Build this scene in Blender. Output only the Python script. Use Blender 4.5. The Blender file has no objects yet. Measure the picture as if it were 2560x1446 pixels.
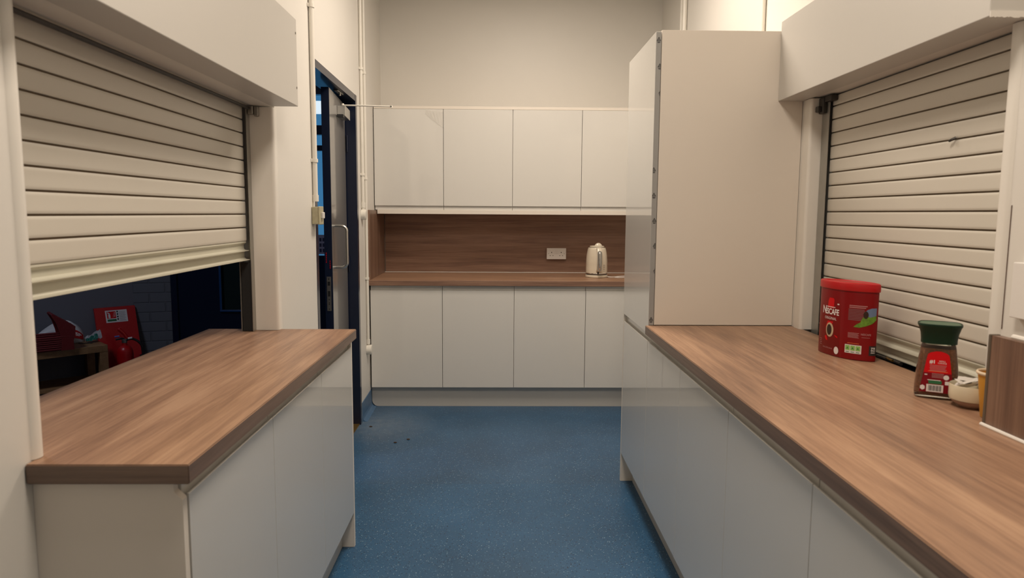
import bpy, bmesh, math, random
from mathutils import Vector, Matrix
random.seed(7)
sc = bpy.context.scene
COL = sc.collection
PI = math.pi

# ---------------------------------------------------------------- materials
def nodes_of(m):
    m.use_nodes = True
    nt = m.node_tree
    return nt, nt.nodes, nt.links, nt.nodes['Principled BSDF']

def mat(name, col, rough=.5, metal=0, coat=0, bump=0, bscale=200, var=0, vscale=3, spec=.5, coat_rough=.05, ior=None):
    m = bpy.data.materials.new(name)
    nt, N, L, b = nodes_of(m)
    b.inputs['Base Color'].default_value = (*col, 1)
    b.inputs['Roughness'].default_value = rough
    b.inputs['Metallic'].default_value = metal
    b.inputs['Coat Weight'].default_value = coat
    b.inputs['Coat Roughness'].default_value = coat_rough
    b.inputs['Specular IOR Level'].default_value = spec
    tc = N.new('ShaderNodeTexCoord')
    if bump:
        n = N.new('ShaderNodeTexNoise'); n.inputs['Scale'].default_value = bscale; n.inputs['Detail'].default_value = 4
        L.new(tc.outputs['Object'], n.inputs['Vector'])
        bp = N.new('ShaderNodeBump'); bp.inputs['Strength'].default_value = bump; bp.inputs['Distance'].default_value = .002
        L.new(n.outputs['Fac'], bp.inputs['Height']); L.new(bp.outputs['Normal'], b.inputs['Normal'])
    if var:
        n = N.new('ShaderNodeTexNoise'); n.inputs['Scale'].default_value = vscale; n.inputs['Detail'].default_value = 3
        L.new(tc.outputs['Object'], n.inputs['Vector'])
        mx = N.new('ShaderNodeMix'); mx.data_type = 'RGBA'
        mx.inputs['A'].default_value = (*[c*(1-var) for c in col], 1)
        mx.inputs['B'].default_value = (*[min(1, c*(1+var)) for c in col], 1)
        L.new(n.outputs['Fac'], mx.inputs['Factor']); L.new(mx.outputs['Result'], b.inputs['Base Color'])
    return m

def wood(name, axis, stops, fine=55., rough=.38, wide=9.):
    """oak-effect laminate; grain runs along axis (0,1,2)"""
    m = bpy.data.materials.new(name)
    nt, N, L, b = nodes_of(m)
    tc = N.new('ShaderNodeTexCoord')
    def mapped(sc_along, sc_across):
        mp = N.new('ShaderNodeMapping')
        s = [sc_across]*3; s[axis] = sc_along
        mp.inputs['Scale'].default_value = s
        L.new(tc.outputs['Object'], mp.inputs['Vector']); return mp
    n1 = N.new('ShaderNodeTexNoise'); n1.inputs['Scale'].default_value = 1; n1.inputs['Detail'].default_value = 5; n1.inputs['Roughness'].default_value = .62; n1.inputs['Distortion'].default_value = .35
    L.new(mapped(1.3, wide*2.2).outputs[0], n1.inputs['Vector'])
    n2 = N.new('ShaderNodeTexNoise'); n2.inputs['Scale'].default_value = 1; n2.inputs['Detail'].default_value = 6; n2.inputs['Roughness'].default_value = .7
    L.new(mapped(4., fine*2.6).outputs[0], n2.inputs['Vector'])
    n3 = N.new('ShaderNodeTexNoise'); n3.inputs['Scale'].default_value = 1; n3.inputs['Detail'].default_value = 2
    L.new(mapped(.9, 3.2).outputs[0], n3.inputs['Vector'])
    a = N.new('ShaderNodeMath'); a.operation = 'MULTIPLY'; a.inputs[1].default_value = .46; L.new(n1.outputs['Fac'], a.inputs[0])
    c = N.new('ShaderNodeMath'); c.operation = 'MULTIPLY_ADD'; c.inputs[1].default_value = .32; L.new(n2.outputs['Fac'], c.inputs[0]); L.new(a.outputs[0], c.inputs[2])
    d = N.new('ShaderNodeMath'); d.operation = 'MULTIPLY_ADD'; d.inputs[1].default_value = .22; L.new(n3.outputs['Fac'], d.inputs[0]); L.new(c.outputs[0], d.inputs[2])
    r = N.new('ShaderNodeValToRGB'); L.new(d.outputs[0], r.inputs['Fac'])
    e = r.color_ramp.elements
    e[0].position = stops[0][0]; e[0].color = (*stops[0][1], 1)
    e[1].position = stops[-1][0]; e[1].color = (*stops[-1][1], 1)
    for p, cc in stops[1:-1]:
        x = e.new(p); x.color = (*cc, 1)
    L.new(r.outputs['Color'], b.inputs['Base Color'])
    b.inputs['Roughness'].default_value = rough
    bp = N.new('ShaderNodeBump'); bp.inputs['Strength'].default_value = .08; bp.inputs['Distance'].default_value = .001
    L.new(n2.outputs['Fac'], bp.inputs['Height']); L.new(bp.outputs['Normal'], b.inputs['Normal'])
    return m

OAK = [(.38, (.190, .105, .068)), (.46, (.295, .168, .104)), (.53, (.385, .225, .138)), (.60, (.480, .295, .185))]
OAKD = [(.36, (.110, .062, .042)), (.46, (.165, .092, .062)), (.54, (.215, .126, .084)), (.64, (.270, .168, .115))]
M = {}
M['wall'] = mat('wall paint cream', (.74, .71, .655), .45, bump=.12, bscale=90, var=.03, vscale=2.2)
M['wall_gloss'] = mat('white gloss woodwork paint', (.80, .765, .70), .28, bump=.15, bscale=35, var=.03, vscale=8)
M['boxing'] = mat('painted boxing board', (.58, .555, .51), .38, bump=.05, bscale=60)
M['ceil'] = mat('ceiling paint', (.62, .60, .56), .7)
M['gloss'] = mat('gloss cream cabinet door', (.72, .70, .655), .30, coat=1.0, coat_rough=.02, var=.012, vscale=1.5)
M['lip'] = mat('door edge cream', (.60, .575, .50), .35)
M['carcass'] = mat('cabinet board cream', (.80, .735, .65), .42, bump=.04, bscale=400)
M['plinth'] = mat('plinth board cream grey', (.55, .53, .49), .35, coat=.3, coat_rough=.15)
M['dark'] = mat('dark cavity', (.02, .02, .02), .8)
M['oakY'] = wood('oak laminate along Y', 1, OAK)
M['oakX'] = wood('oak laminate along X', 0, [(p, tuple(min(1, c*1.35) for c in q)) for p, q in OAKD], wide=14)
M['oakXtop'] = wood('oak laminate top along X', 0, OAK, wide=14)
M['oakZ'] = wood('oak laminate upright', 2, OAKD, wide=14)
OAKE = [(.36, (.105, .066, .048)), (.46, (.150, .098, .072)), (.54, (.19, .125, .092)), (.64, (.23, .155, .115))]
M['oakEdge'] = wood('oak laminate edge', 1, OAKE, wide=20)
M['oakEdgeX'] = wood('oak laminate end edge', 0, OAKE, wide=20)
M['shutter'] = mat('shutter slat cream enamel', (.63, .592, .515), .34, bump=.06, bscale=30, var=.02, vscale=5)
M['groove'] = mat('slat groove painted shade', (.25, .18, .12), .8)  # brown paints the shade of the dark gaps between slats
M['shutterbar'] = mat('shutter bottom bar enamel', (.56, .54, .44), .38, var=.05, vscale=12)
M['alu'] = mat('aluminium rail', (.42, .41, .38), .42, metal=.75, var=.12, vscale=20)
M['steel'] = mat('dull steel', (.35, .33, .30), .38, metal=.9, var=.2, vscale=40)
M['darksteel'] = mat('dark steel', (.06, .055, .05), .45, metal=.6)
M['chrome'] = mat('chrome', (.72, .71, .69), .12, metal=1)
M['satin'] = mat('satin steel', (.58, .57, .54), .3, metal=1)
M['sealant'] = mat('white sealant', (.78, .74, .68), .5)
M['conduit'] = mat('conduit painted cream', (.78, .745, .67), .35, bump=.1, bscale=60)
M['white_plastic'] = mat('white plastic', (.80, .77, .73), .3)
M['black'] = mat('black plastic', (.012, .012, .013), .35)
M['navy'] = mat('navy gloss paint', (.005, .010, .030), .28, coat=.3, coat_rough=.12, bump=.1, bscale=40)
M['navy_highlight'] = mat('navy with painted highlight', (.01, .05, .16), .2, coat=.5)  # lighter blue paints the highlight along the pane sill into the bead
M['leaf'] = mat('door leaf grey laminate', (.20, .19, .18), .3, coat=.6, coat_rough=.06)
M['vinylwall'] = mat('blue vinyl skirting', (.07, .15, .27), .4, var=.15, vscale=30)
M['blueplate'] = mat('brass threshold', (.35, .22, .07), .4, metal=.8)
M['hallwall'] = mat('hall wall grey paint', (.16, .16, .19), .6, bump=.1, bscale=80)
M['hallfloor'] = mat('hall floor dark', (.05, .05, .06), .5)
M['red'] = mat('red gloss plastic', (.47, .002, .005), .36, coat=.12, coat_rough=.2)
M['red_dark'] = mat('dark red wicker', (.16, .006, .010), .45, bump=.6, bscale=120)
M['canred'] = mat('can body deep red', (.215, .001, .003), .36, coat=.12, coat_rough=.2, spec=.3)
M['labred'] = mat('label bright red', (.60, .001, .005), .4, spec=.3)
M['labdark'] = mat('label dark red', (.20, .001, .008), .4, spec=.3)
M['ink_white'] = mat('printed white', (.78, .72, .70), .5)
M['ink_pink'] = mat('printed pale pink', (.48, .22, .22), .5)
M['ink_grey'] = mat('printed grey', (.20, .075, .08), .5)
M['ink_black'] = mat('printed black', (.02, .02, .02), .5)
M['ink_orange'] = mat('printed orange', (.75, .14, .04), .5)
M['green_ink'] = mat('printed green', (.02, .14, .05), .5)
M['lime'] = mat('printed lime', (.28, .52, .12), .5)
M['leafgreen'] = mat('printed leaf green', (.12, .25, .02), .5, var=.7, vscale=130)
M['sky_ink'] = mat('printed sky blue', (.14, .20, .33), .5)
M['cup_ink'] = mat('printed coffee cup', (.55, .42, .27), .5)
M['coffee_ink'] = mat('printed coffee', (.03, .012, .006), .4)
M['lidgreen'] = mat('dark green lid', (.003, .024, .011), .4, spec=.3)
M['lidtop'] = mat('green lid top disc', (.05, .12, .065), .35)
M['coffee'] = mat('coffee granules', (.23, .088, .036), .8, bump=1.0, bscale=260, var=.6, vscale=220)
M['bowl'] = mat('cream glazed bowl', (.66, .58, .42), .2, coat=.4)
M['bowl_base'] = mat('unglazed bowl base', (.38, .25, .19), .5)
M['paper'] = mat('paper sachet', (.72, .68, .62), .6, var=.12, vscale=50)
M['yellow'] = mat('yellow paper cup', (.62, .30, .03), .5, var=.05, vscale=30)
M['cuprim'] = mat('paper cup rim', (.74, .60, .42), .5)
M['kettle'] = mat('cream kettle enamel', (.72, .64, .51), .28, coat=.4)
M['switchbox'] = mat('old cream switch', (.42, .38, .25), .45, var=.25, vscale=40)
M['tape'] = mat('grey protective tape', (.36, .355, .34), .45)
M['table'] = wood('oak effect coffee table', 0, [(.36, (.22, .11, .04)), (.5, (.32, .17, .07)), (.62, (.40, .23, .10))])
M['bag'] = mat('white plastic bag', (.62, .60, .60), .4, bump=.9, bscale=18)
M['bagband'] = mat('red bag band', (.50, .01, .012), .4)
M['teal'] = mat('teal wrapper', (.03, .28, .22), .4)
M['brick'] = mat('painted brick', (.12, .125, .145), .65)
M['notice'] = mat('notice paper', (.30, .28, .38), .6)
M['fixture'] = mat('light fitting body', (.8, .8, .8), .5)

# gloss door wood veins etc. done; special node materials below
def brick_bump():
    nt, N, L, b = nodes_of(M['brick'])
    tc = N.new('ShaderNodeTexCoord')
    mp = N.new('ShaderNodeMapping'); mp.inputs['Rotation'].default_value = (PI/2, 0, 0)
    L.new(tc.outputs['Object'], mp.inputs['Vector'])
    br = N.new('ShaderNodeTexBrick'); br.inputs['Scale'].default_value = 1
    br.inputs['Brick Width'].default_value = .225; br.inputs['Row Height'].default_value = .075; br.inputs['Mortar Size'].default_value = .006
    br.inputs['Mortar Smooth'].default_value = .4
    L.new(mp.outputs[0], br.inputs['Vector'])
    bp = N.new('ShaderNodeBump'); bp.inputs['Strength'].default_value = .8; bp.inputs['Distance'].default_value = .006; bp.invert = True
    L.new(br.outputs['Fac'], bp.inputs['Height']); L.new(bp.outputs['Normal'], b.inputs['Normal'])
    mx = N.new('ShaderNodeMix'); mx.data_type = 'RGBA'
    mx.inputs['A'].default_value = (.12, .125, .145, 1); mx.inputs['B'].default_value = (.105, .11, .13, 1)
    L.new(br.outputs['Fac'], mx.inputs['Factor']); L.new(mx.outputs['Result'], b.inputs['Base Color'])
brick_bump()

def floor_mat():
    m = bpy.data.materials.new('blue speckled safety vinyl')
    nt, N, L, b = nodes_of(m)
    tc = N.new('ShaderNodeTexCoord')
    sep = N.new('ShaderNodeSeparateXYZ'); L.new(tc.outputs['Object'], sep.inputs[0])
    # two sheets meeting at Y = 3.43
    cmp_ = N.new('ShaderNodeMath'); cmp_.operation = 'GREATER_THAN'; cmp_.inputs[1].default_value = 3.43
    L.new(sep.outputs['Y'], cmp_.inputs[0])
    base = N.new('ShaderNodeMix'); base.data_type = 'RGBA'
    base.inputs['A'].default_value = (.027, .096, .194, 1); base.inputs['B'].default_value = (.029, .091, .180, 1)
    L.new(cmp_.outputs[0], base.inputs['Factor'])
    cur = base.outputs['Result']
    n = N.new('ShaderNodeTexNoise'); n.inputs['Scale'].default_value = 2.2; n.inputs['Detail'].default_value = 5
    L.new(tc.outputs['Object'], n.inputs['Vector'])
    mr = N.new('ShaderNodeMapRange'); mr.inputs['From Min'].default_value = .3; mr.inputs['From Max'].default_value = .7; mr.inputs['To Min'].default_value = .82; mr.inputs['To Max'].default_value = 1.16
    L.new(n.outputs['Fac'], mr.inputs['Value'])
    mul = N.new('ShaderNodeMix'); mul.data_type = 'RGBA'; mul.blend_type = 'MULTIPLY'; mul.inputs['Factor'].default_value = 1
    L.new(cur, mul.inputs['A']); L.new(mr.outputs[0], mul.inputs['B']); cur = mul.outputs['Result']
    # fine mottling
    n2 = N.new('ShaderNodeTexNoise'); n2.inputs['Scale'].default_value = 260; n2.inputs['Detail'].default_value = 2
    L.new(tc.outputs['Object'], n2.inputs['Vector'])
    mr2 = N.new('ShaderNodeMapRange'); mr2.inputs['From Min'].default_value = .3; mr2.inputs['From Max'].default_value = .7; mr2.inputs['To Min'].default_value = .78; mr2.inputs['To Max'].default_value = 1.22
    L.new(n2.outputs['Fac'], mr2.inputs['Value'])
    mul2 = N.new('ShaderNodeMix'); mul2.data_type = 'RGBA'; mul2.blend_type = 'MULTIPLY'; mul2.inputs['Factor'].default_value = 1
    L.new(cur, mul2.inputs['A']); L.new(mr2.outputs[0], mul2.inputs['B']); cur = mul2.outputs['Result']
    def flecks(scale, thr_r, thr_c, col, cur):
        v = N.new('ShaderNodeTexVoronoi'); v.inputs['Scale'].default_value = scale
        L.new(tc.outputs['Object'], v.inputs['Vector'])
        s2 = N.new('ShaderNodeSeparateColor'); L.new(v.outputs['Color'], s2.inputs[0])
        g = N.new('ShaderNodeMath'); g.operation = 'GREATER_THAN'; g.inputs[1].default_value = thr_c; L.new(s2.outputs[0], g.inputs[0])
        d = N.new('ShaderNodeMath'); d.operation = 'LESS_THAN'; d.inputs[1].default_value = thr_r; L.new(v.outputs['Distance'], d.inputs[0])
        f = N.new('ShaderNodeMath'); f.operation = 'MULTIPLY'; L.new(g.outputs[0], f.inputs[0]); L.new(d.outputs[0], f.inputs[1])
        mx = N.new('ShaderNodeMix'); mx.data_type = 'RGBA'; mx.inputs['B'].default_value = (*col, 1)
        L.new(f.outputs[0], mx.inputs['Factor']); L.new(cur, mx.inputs['A'])
        return mx.outputs['Result']
    cur = flecks(150, .36, .84, (.085, .19, .30), cur)
    cur = flecks(130, .27, .92, (.26, .38, .46), cur)
    cur = flecks(125, .36, .86, (.018, .042, .085), cur)
    # pale worn patch beside the door frame
    vm = N.new('ShaderNodeVectorMath'); vm.operation = 'DISTANCE'; vm.inputs[1].default_value = (-.80, 4.45, 0)
    L.new(tc.outputs['Object'], vm.inputs[0])
    mr3 = N.new('ShaderNodeMapRange'); mr3.inputs['From Min'].default_value = .05; mr3.inputs['From Max'].default_value = .42; mr3.inputs['To Min'].default_value = .75; mr3.inputs['To Max'].default_value = 0
    L.new(vm.outputs['Value'], mr3.inputs['Value'])
    n4 = N.new('ShaderNodeTexNoise'); n4.inputs['Scale'].default_value = 18; n4.inputs['Detail'].default_value = 6
    L.new(tc.outputs['Object'], n4.inputs['Vector'])
    mm = N.new('ShaderNodeMath'); mm.operation = 'MULTIPLY'; L.new(mr3.outputs[0], mm.inputs[0]); L.new(n4.outputs['Fac'], mm.inputs[1])
    mx4 = N.new('ShaderNodeMix'); mx4.data_type = 'RGBA'; mx4.inputs['B'].default_value = (.22, .26, .30, 1)
    L.new(mm.outputs[0], mx4.inputs['Factor']); L.new(cur, mx4.inputs['A']); cur = mx4.outputs['Result']
    L.new(cur, b.inputs['Base Color'])
    b.inputs['Roughness'].default_value = .38
    bp = N.new('ShaderNodeBump'); bp.inputs['Strength'].default_value = .25; bp.inputs['Distance'].default_value = .001
    L.new(n2.outputs['Fac'], bp.inputs['Height']); L.new(bp.outputs['Normal'], b.inputs['Normal'])
    return m
M['floor'] = floor_mat()

def glass(name, col=(1, 1, 1), rough=0.0, ior=1.45):
    m = bpy.data.materials.new(name)
    nt, N, L, b = nodes_of(m)
    b.inputs['Base Color'].default_value = (*col, 1); b.inputs['Roughness'].default_value = rough
    b.inputs['Transmission Weight'].default_value = 1; b.inputs['IOR'].default_value = ior
    return m
M['glass'] = glass('jar glass', (.93, .96, .93))
M['pane'] = glass('window glass', (.75, .9, .95), ior=1.05)
M['pane_dark'] = mat('dark wired glass', (.012, .022, .022), .15)
def film_mat():
    m = bpy.data.materials.new('clear film')
    nt, N, L, b = nodes_of(m)
    b.inputs['Base Color'].default_value = (.9, .87, .82, 1); b.inputs['Roughness'].default_value = .12
    b.inputs['Alpha'].default_value = .28; b.inputs['Coat Weight'].default_value = 1
    return m
M['film'] = film_mat()

# ---------------------------------------------------------------- mesh helpers
def box(bm, x0, x1, y0, y1, z0, z1, bev=0, seg=2, rot=None):
    x0, x1 = sorted((x0, x1)); y0, y1 = sorted((y0, y1)); z0, z1 = sorted((z0, z1))
    r = bmesh.ops.create_cube(bm, size=1)
    vs = r['verts']
    for v in vs:
        v.co = Vector((x0+(v.co.x+.5)*(x1-x0), y0+(v.co.y+.5)*(y1-y0), z0+(v.co.z+.5)*(z1-z0)))
    if bev:
        es = list({e for v in vs for e in v.link_edges})
        rb = bmesh.ops.bevel(bm, geom=es, offset=bev, segments=seg, affect='EDGES', profile=.5)
        vs = list({v for f in rb['faces'] for v in f.verts} | {v for v in vs if v.is_valid})
    if rot:
        bmesh.ops.transform(bm, matrix=rot, verts=vs)
    return vs

def bbox(*a, **k):
    bm = bmesh.new(); box(bm, *a, **k); return bm

def extrude(bm, pts, fn, w0, w1):
    """closed 2D outline pts swept from w0 to w1; fn(a,b,w)->xyz"""
    A = [bm.verts.new(fn(a, b, w0)) for a, b in pts]
    B = [bm.verts.new(fn(a, b, w1)) for a, b in pts]
    n = len(pts)
    for i in range(n):
        j = (i+1) % n
        bm.faces.new((A[i], A[j], B[j], B[i]))
    bm.faces.new(A[::-1]); bm.faces.new(B)
    bmesh.ops.recalc_face_normals(bm, faces=bm.faces[:])

def rings(bm, loops, closed=True, cap0=True, cap1=True):
    R = [[bm.verts.new(p) for p in l] for l in loops]
    n = len(loops[0])
    for a, b in zip(R, R[1:]):
        for i in range(n if closed else n-1):
            j = (i+1) % n
            bm.faces.new((a[i], a[j], b[j], b[i]))
    if cap0: bm.faces.new(R[0][::-1])
    if cap1: bm.faces.new(R[-1])
    bmesh.ops.recalc_face_normals(bm, faces=bm.faces[:])

def lathe(bm, cx, cy, prof, n=40, cap0=True, cap1=True):
    rings(bm, [[(cx+r*math.cos(2*PI*i/n), cy+r*math.sin(2*PI*i/n), z) for i in range(n)] for r, z in prof], cap0=cap0, cap1=cap1)

def tube(bm, path, r, n=12, caps=True):
    P = [Vector(p) for p in path]
    loops = []
    up = Vector((0, 0, 1))
    prev = None
    for i, p in enumerate(P):
        t = (P[min(i+1, len(P)-1)] - P[max(i-1, 0)]).normalized()
        if prev is None:
            a = t.orthogonal().normalized()
        else:
            a = (prev - t*prev.dot(t)).normalized()
        prev = a
        b = t.cross(a)
        rr = r[i] if isinstance(r, (list, tuple)) else r
        loops.append([p + a*rr*math.cos(2*PI*k/n) + b*rr*math.sin(2*PI*k/n) for k in range(n)])
    rings(bm, loops, cap0=caps, cap1=caps)

def arc(c, r, a0, a1, n, fn):
    return [fn(c[0]+r*math.cos(a0+(a1-a0)*i/n), c[1]+r*math.sin(a0+(a1-a0)*i/n)) for i in range(n+1)]

ROOT = {}
def obj(name, bm, m, parent=None, smooth=False, kind=None, label=None, origin=None):
    me = bpy.data.meshes.new(name)
    if parent is not None: org = ROOT[parent.name]
    else: org = Vector(origin) if origin else Vector((0, 0, 0))
    for v in bm.verts: v.co = v.co - org
    bm.to_mesh(me); bm.free()
    for mm in (m if isinstance(m, (list, tuple)) else [m]):
        me.materials.append(mm)
    o = bpy.data.objects.new(name, me); COL.objects.link(o)
    if parent is not None: o.parent = parent
    else: o.location = org
    ROOT[o.name] = org
    if smooth:
        for p in me.polygons: p.use_smooth = True
        md = me
        try: me.set_sharp_from_angle(angle=math.radians(38))
        except Exception: pass
    if kind: o['kind'] = kind
    if label: o['label'] = label
    return o

def empty(name, loc):
    o = bpy.data.objects.new(name, None); COL.objects.link(o)
    o.location = loc; o.empty_display_size = .05
    ROOT[o.name] = Vector(loc)
    return o

def tag(o, label, cat, group=None, kind=None):
    o['label'] = label; o['category'] = cat
    if group: o['group'] = group
    if kind: o['kind'] = kind
    return o

def struct(name, bm, m, parent=None, smooth=False):
    return obj(name, bm, m, parent, smooth=smooth, kind='structure')

def hexa(bm, xa0, xa1, xb, y0, y1, z0, z1):
    """wall block: room face x goes xa0 at y0 to xa1 at y1, back face xb"""
    c = [(xa0, y0), (xa1, y1), (xb, y1), (xb, y0)]
    rings(bm, [[(x, y, z0) for x, y in c], [(x, y, z1) for x, y in c]])

_font = {}
def text_polys(s, size=1.0, bold=0.0, spacing=1.0):
    """flat filled glyphs as (verts2d, faces, width)"""
    k = (s, size, bold, spacing)
    if k in _font: return _font[k]
    cu = bpy.data.curves.new('glyphs', 'FONT'); cu.body = s; cu.size = size
    cu.align_x = 'CENTER'; cu.align_y = 'CENTER'; cu.offset = bold; cu.space_character = spacing
    cu.resolution_u = 3
    o = bpy.data.objects.new('glyphs', cu); COL.objects.link(o)
    dg = bpy.context.evaluated_depsgraph_get()
    me = bpy.data.meshes.new_from_object(o.evaluated_get(dg))
    V = [(v.co.x, v.co.y) for v in me.vertices]; F = [tuple(p.vertices) for p in me.polygons]
    bpy.data.objects.remove(o); bpy.data.curves.remove(cu); bpy.data.meshes.remove(me)
    _font[k] = (V, F)
    return V, F

def put_text(bm, s, size, fn, bold=0.0, sx=1.0, spacing=1.0):
    """fn(u,v)->xyz"""
    V, F = text_polys(s, size, bold, spacing)
    vs = [bm.verts.new(fn(u*sx, v)) for u, v in V]
    for f in F:
        try: bm.faces.new([vs[i] for i in f])
        except ValueError: pass

def put_quad(bm, u0, u1, v0, v1, fn, n=1):
    for i in range(n):
        a, b = u0+(u1-u0)*i/n, u0+(u1-u0)*(i+1)/n
        bm.faces.new([bm.verts.new(fn(*p)) for p in ((a, v0), (b, v0), (b, v1), (a, v1))])

def put_poly(bm, pts, fn):
    bm.faces.new([bm.verts.new(fn(*p)) for p in pts])

def ell(cx, cy, rx, ry, n=20, a0=0, a1=2*PI):
    return [(cx+rx*math.cos(a0+(a1-a0)*i/n), cy+ry*math.sin(a0+(a1-a0)*i/n)) for i in range(n)]

def edge_mats(o, mats):
    me = o.data; me.materials.clear()
    for m in mats: me.materials.append(m)
    for p in me.polygons:
        n = p.normal
        p.material_index = 0 if abs(n.z) > .75 else (1 if abs(n.x) > abs(n.y) else 2)

# ---------------------------------------------------------------- key dimensions (metres)
CAMH = 1.3752
TOP = .91; UND = .872
LWF, LWX = -.572, -1.157       # left worktop front / inner edge
RWF = .613                     # right worktop front
WLX = -.872                    # left wall room face
WRX = 1.235                    # right wall room face
HB = 3.15                      # ceiling height
YB = 5.50                      # back wall
YF = -1.7
def wl(y):                      # left wall face drifts slightly beyond the hatch
    return WLX if y <= 2.8 else WLX + (y-2.8)/(5.5-2.8)*(-.047)

# ---------------------------------------------------------------- SETTING
struct('floor', bbox(-1.006, 1.6, YF, 5.65, -.06, 0), M['floor'])
struct('ceiling', bbox(-1.006, 1.6, YF, 5.65, HB, HB+.06), M['ceil'])
struct('wall_back', bbox(-1.004, 1.6, YB, 5.62, 0, HB), M['wall'])
struct('wall_front', bbox(-1.0, 1.6, YF-.1, YF, 0, HB), M['wall'])
bm = bmesh.new()
OB = -1.004
hexa(bm, WLX, WLX, OB, YF, 1.29, 0, HB)
hexa(bm, WLX, WLX, OB, 1.29, 2.765, 0, UND-.002)
hexa(bm, WLX, WLX, OB, 1.29, 2.765, 1.79, HB)
hexa(bm, WLX, wl(3.37), OB, 2.765, 3.37, 0, HB)
hexa(bm, wl(3.37), wl(4.475), OB, 3.37, 4.475, 2.10, HB)
hexa(bm, wl(4.475), wl(5.5), OB, 4.475, 5.5, 0, HB)
struct('wall_left', bm, M['wall'])
bm = bmesh.new()
RB = 1.46
box(bm, WRX, RB, YF, 1.70, 0, HB)
box(bm, WRX, RB, 1.70, 2.82, 0, UND-.002)
box(bm, WRX, RB, 1.70, 2.82, 1.84, HB)
box(bm, WRX, RB, 2.82, 5.5, 0, HB)
struct('wall_right', bm, M['wall'])
struct('wall_right_beyond', bbox(1.55, 1.6, 1.2, 3.2, 0, HB), M['hallwall'])
# low boxed-out wall behind the near upstand, right
struct('wall_right_boxing', bbox(1.105, 1.2345, YF, 1.462, TOP+.001, 1.098), M['wall'])

# blue coved skirting on the left wall between door frame and cabinets
bm = bmesh.new()
prof = [(0, 0), (.035, 0), (.018, .004), (.008, .014), (.004, .03), (.003, .125), (0, .127)]
A = [(wl(4.50)+a, 4.50, b) for a, b in prof]; B = [(wl(4.90)+a, 4.90, b) for a, b in prof]
rings(bm, [A, B])
struct('baseboard_left', bm, M['vinylwall'])
# metal strip across the doorway
struct('trim_1', bbox(-1.0, -.905, 3.42, 4.43, .0005, .006), M['blueplate'])

# hatch linings (timber with bullnose front corners)
def lining(name, xf, xb, y0, y1, z0, z1, side, r=.022):
    """side=+1: room is at +x of wall (left wall) ; corner rounding at both room-side edges"""
    s = side
    pts = [(xb, y0)]
    pts += [(xf - s*r + s*r*math.sin(t), y0 + r - r*math.cos(t)) for t in [i*PI/2/6 for i in range(7)]]
    pts += [(xf - s*r + s*r*math.cos(t), y1 - r + r*math.sin(t)) for t in [i*PI/2/6 for i in range(7)]]
    pts += [(xb, y1)]
    bm = bmesh.new()
    extrude(bm, pts, lambda a, b, w: (a, b, w), z0, z1)
    return struct(name, bm, M['wall_gloss'], smooth=True)
lining('trim_2', -.864, -1.003, 1.268, 1.312, TOP+.001, 1.772, 1)
lining('trim_3', -.866, -.962, 2.733, 2.783, TOP+.001, 1.772, 1, r=.014)
lining('trim_4', 1.228, 1.45, 1.672, 1.722, TOP-.012, 1.834, -1, r=.02)
lining('trim_5', 1.228, 1.283, 2.796, 2.862, TOP-.0, 1.834, -1, r=.012)
# soffit lining pieces above shutters
struct('trim_6', bbox(-1.003, -.866, 1.313, 2.732, 1.776, 1.789), M['wall_gloss'])
struct('trim_8', bbox(1.2335, 1.2348, 1.6695, 1.6715, 1.10, 1.402), mat('crack beside lining', (.12, .07, .05), .8))
# dark sill behind the right worktop
struct('trim_7', bbox(1.246, 1.45, 1.723, 2.79, .874, .893), M['darksteel'])

# sealant beads
def bead(name, pts, r=.004):
    bm = bmesh.new(); tube(bm, pts, r, 8); return obj(name, bm, M['sealant'])
o = bead('sealant_bead', [(1.0795, 1.50, TOP+.003), (1.0795, .2, TOP+.003)], .0045)
tag(o, 'white sealant line where the near upstand meets the right worktop', 'sealant')
o = bead('sealant_bead', [(1.1, 1.452, 1.1185), (1.1, .6, 1.1185)], .006)
tag(o, 'white sealant line along the top of the near upstand', 'sealant')
o = bead('sealant_bead', [(-.905, 5.474, TOP+.002), (1.2, 5.474, TOP+.002)], .0028)
tag(o, 'thin pale sealant line along the back of the rear worktop', 'sealant')

# ---------------------------------------------------------------- cabinet doors
DT = .021
PROF = [(0, .150), (.0012, .149), (DT, .149), (DT, .868), (.014, .868), (.0135, .836), (.0128, .831), (.0105, .8285), (.0078, .829), (.0062, .832), (.0052, .837), (.0038, .8392), (.0012, .839), (0, .8375)]
def base_door_bm(fn, w0, w1):
    bm = bmesh.new(); extrude(bm, PROF, fn, w0+.0016, w1-.0016); return bm
def wall_door_bm(fn, w0, w1, zb=1.396, zt=2.114):
    # handle scoop at the bottom
    P = [(d, zb + (.868 - z) if z > .5 else zt + (0 if z >= .15 else 0)) for d, z in PROF]
    P = [(0, zt)] + [(DT, zt)] + [(d, zb+(.868-z)) for d, z in PROF[3:]]
    bm = bmesh.new(); extrude(bm, P, fn, w0+.0016, w1-.0016); return bm
def slab_bm(fn, w0, w1, z0, z1):
    P = [(0, z0), (DT, z0), (DT, z1), (0, z1)]
    bm = bmesh.new(); extrude(bm, P, fn, w0+.0016, w1-.0016); return bm
def carcass_bm(fn, w0, w1, z0, z1, d0, d1, t=.018):
    bm = bmesh.new()
    def b(da, db, wa, wb, za, zb):
        p = [fn(da, za, wa), fn(db, zb, wb)]
        box(bm, p[0][0], p[1][0], p[0][1], p[1][1], p[0][2], p[1][2])
    e = .0006
    b(d0, d1, w0+e, w0+t, z0, z1); b(d0, d1, w1-t, w1-e, z0, z1)
    b(d0, d1, w0+t, w1-t, z0, z0+t); b(d0, d1, w0+t, w1-t, z1-t, z1)
    b(d1-.01, d1, w0+t, w1-t, z0+t, z1-t)
    return bm

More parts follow.
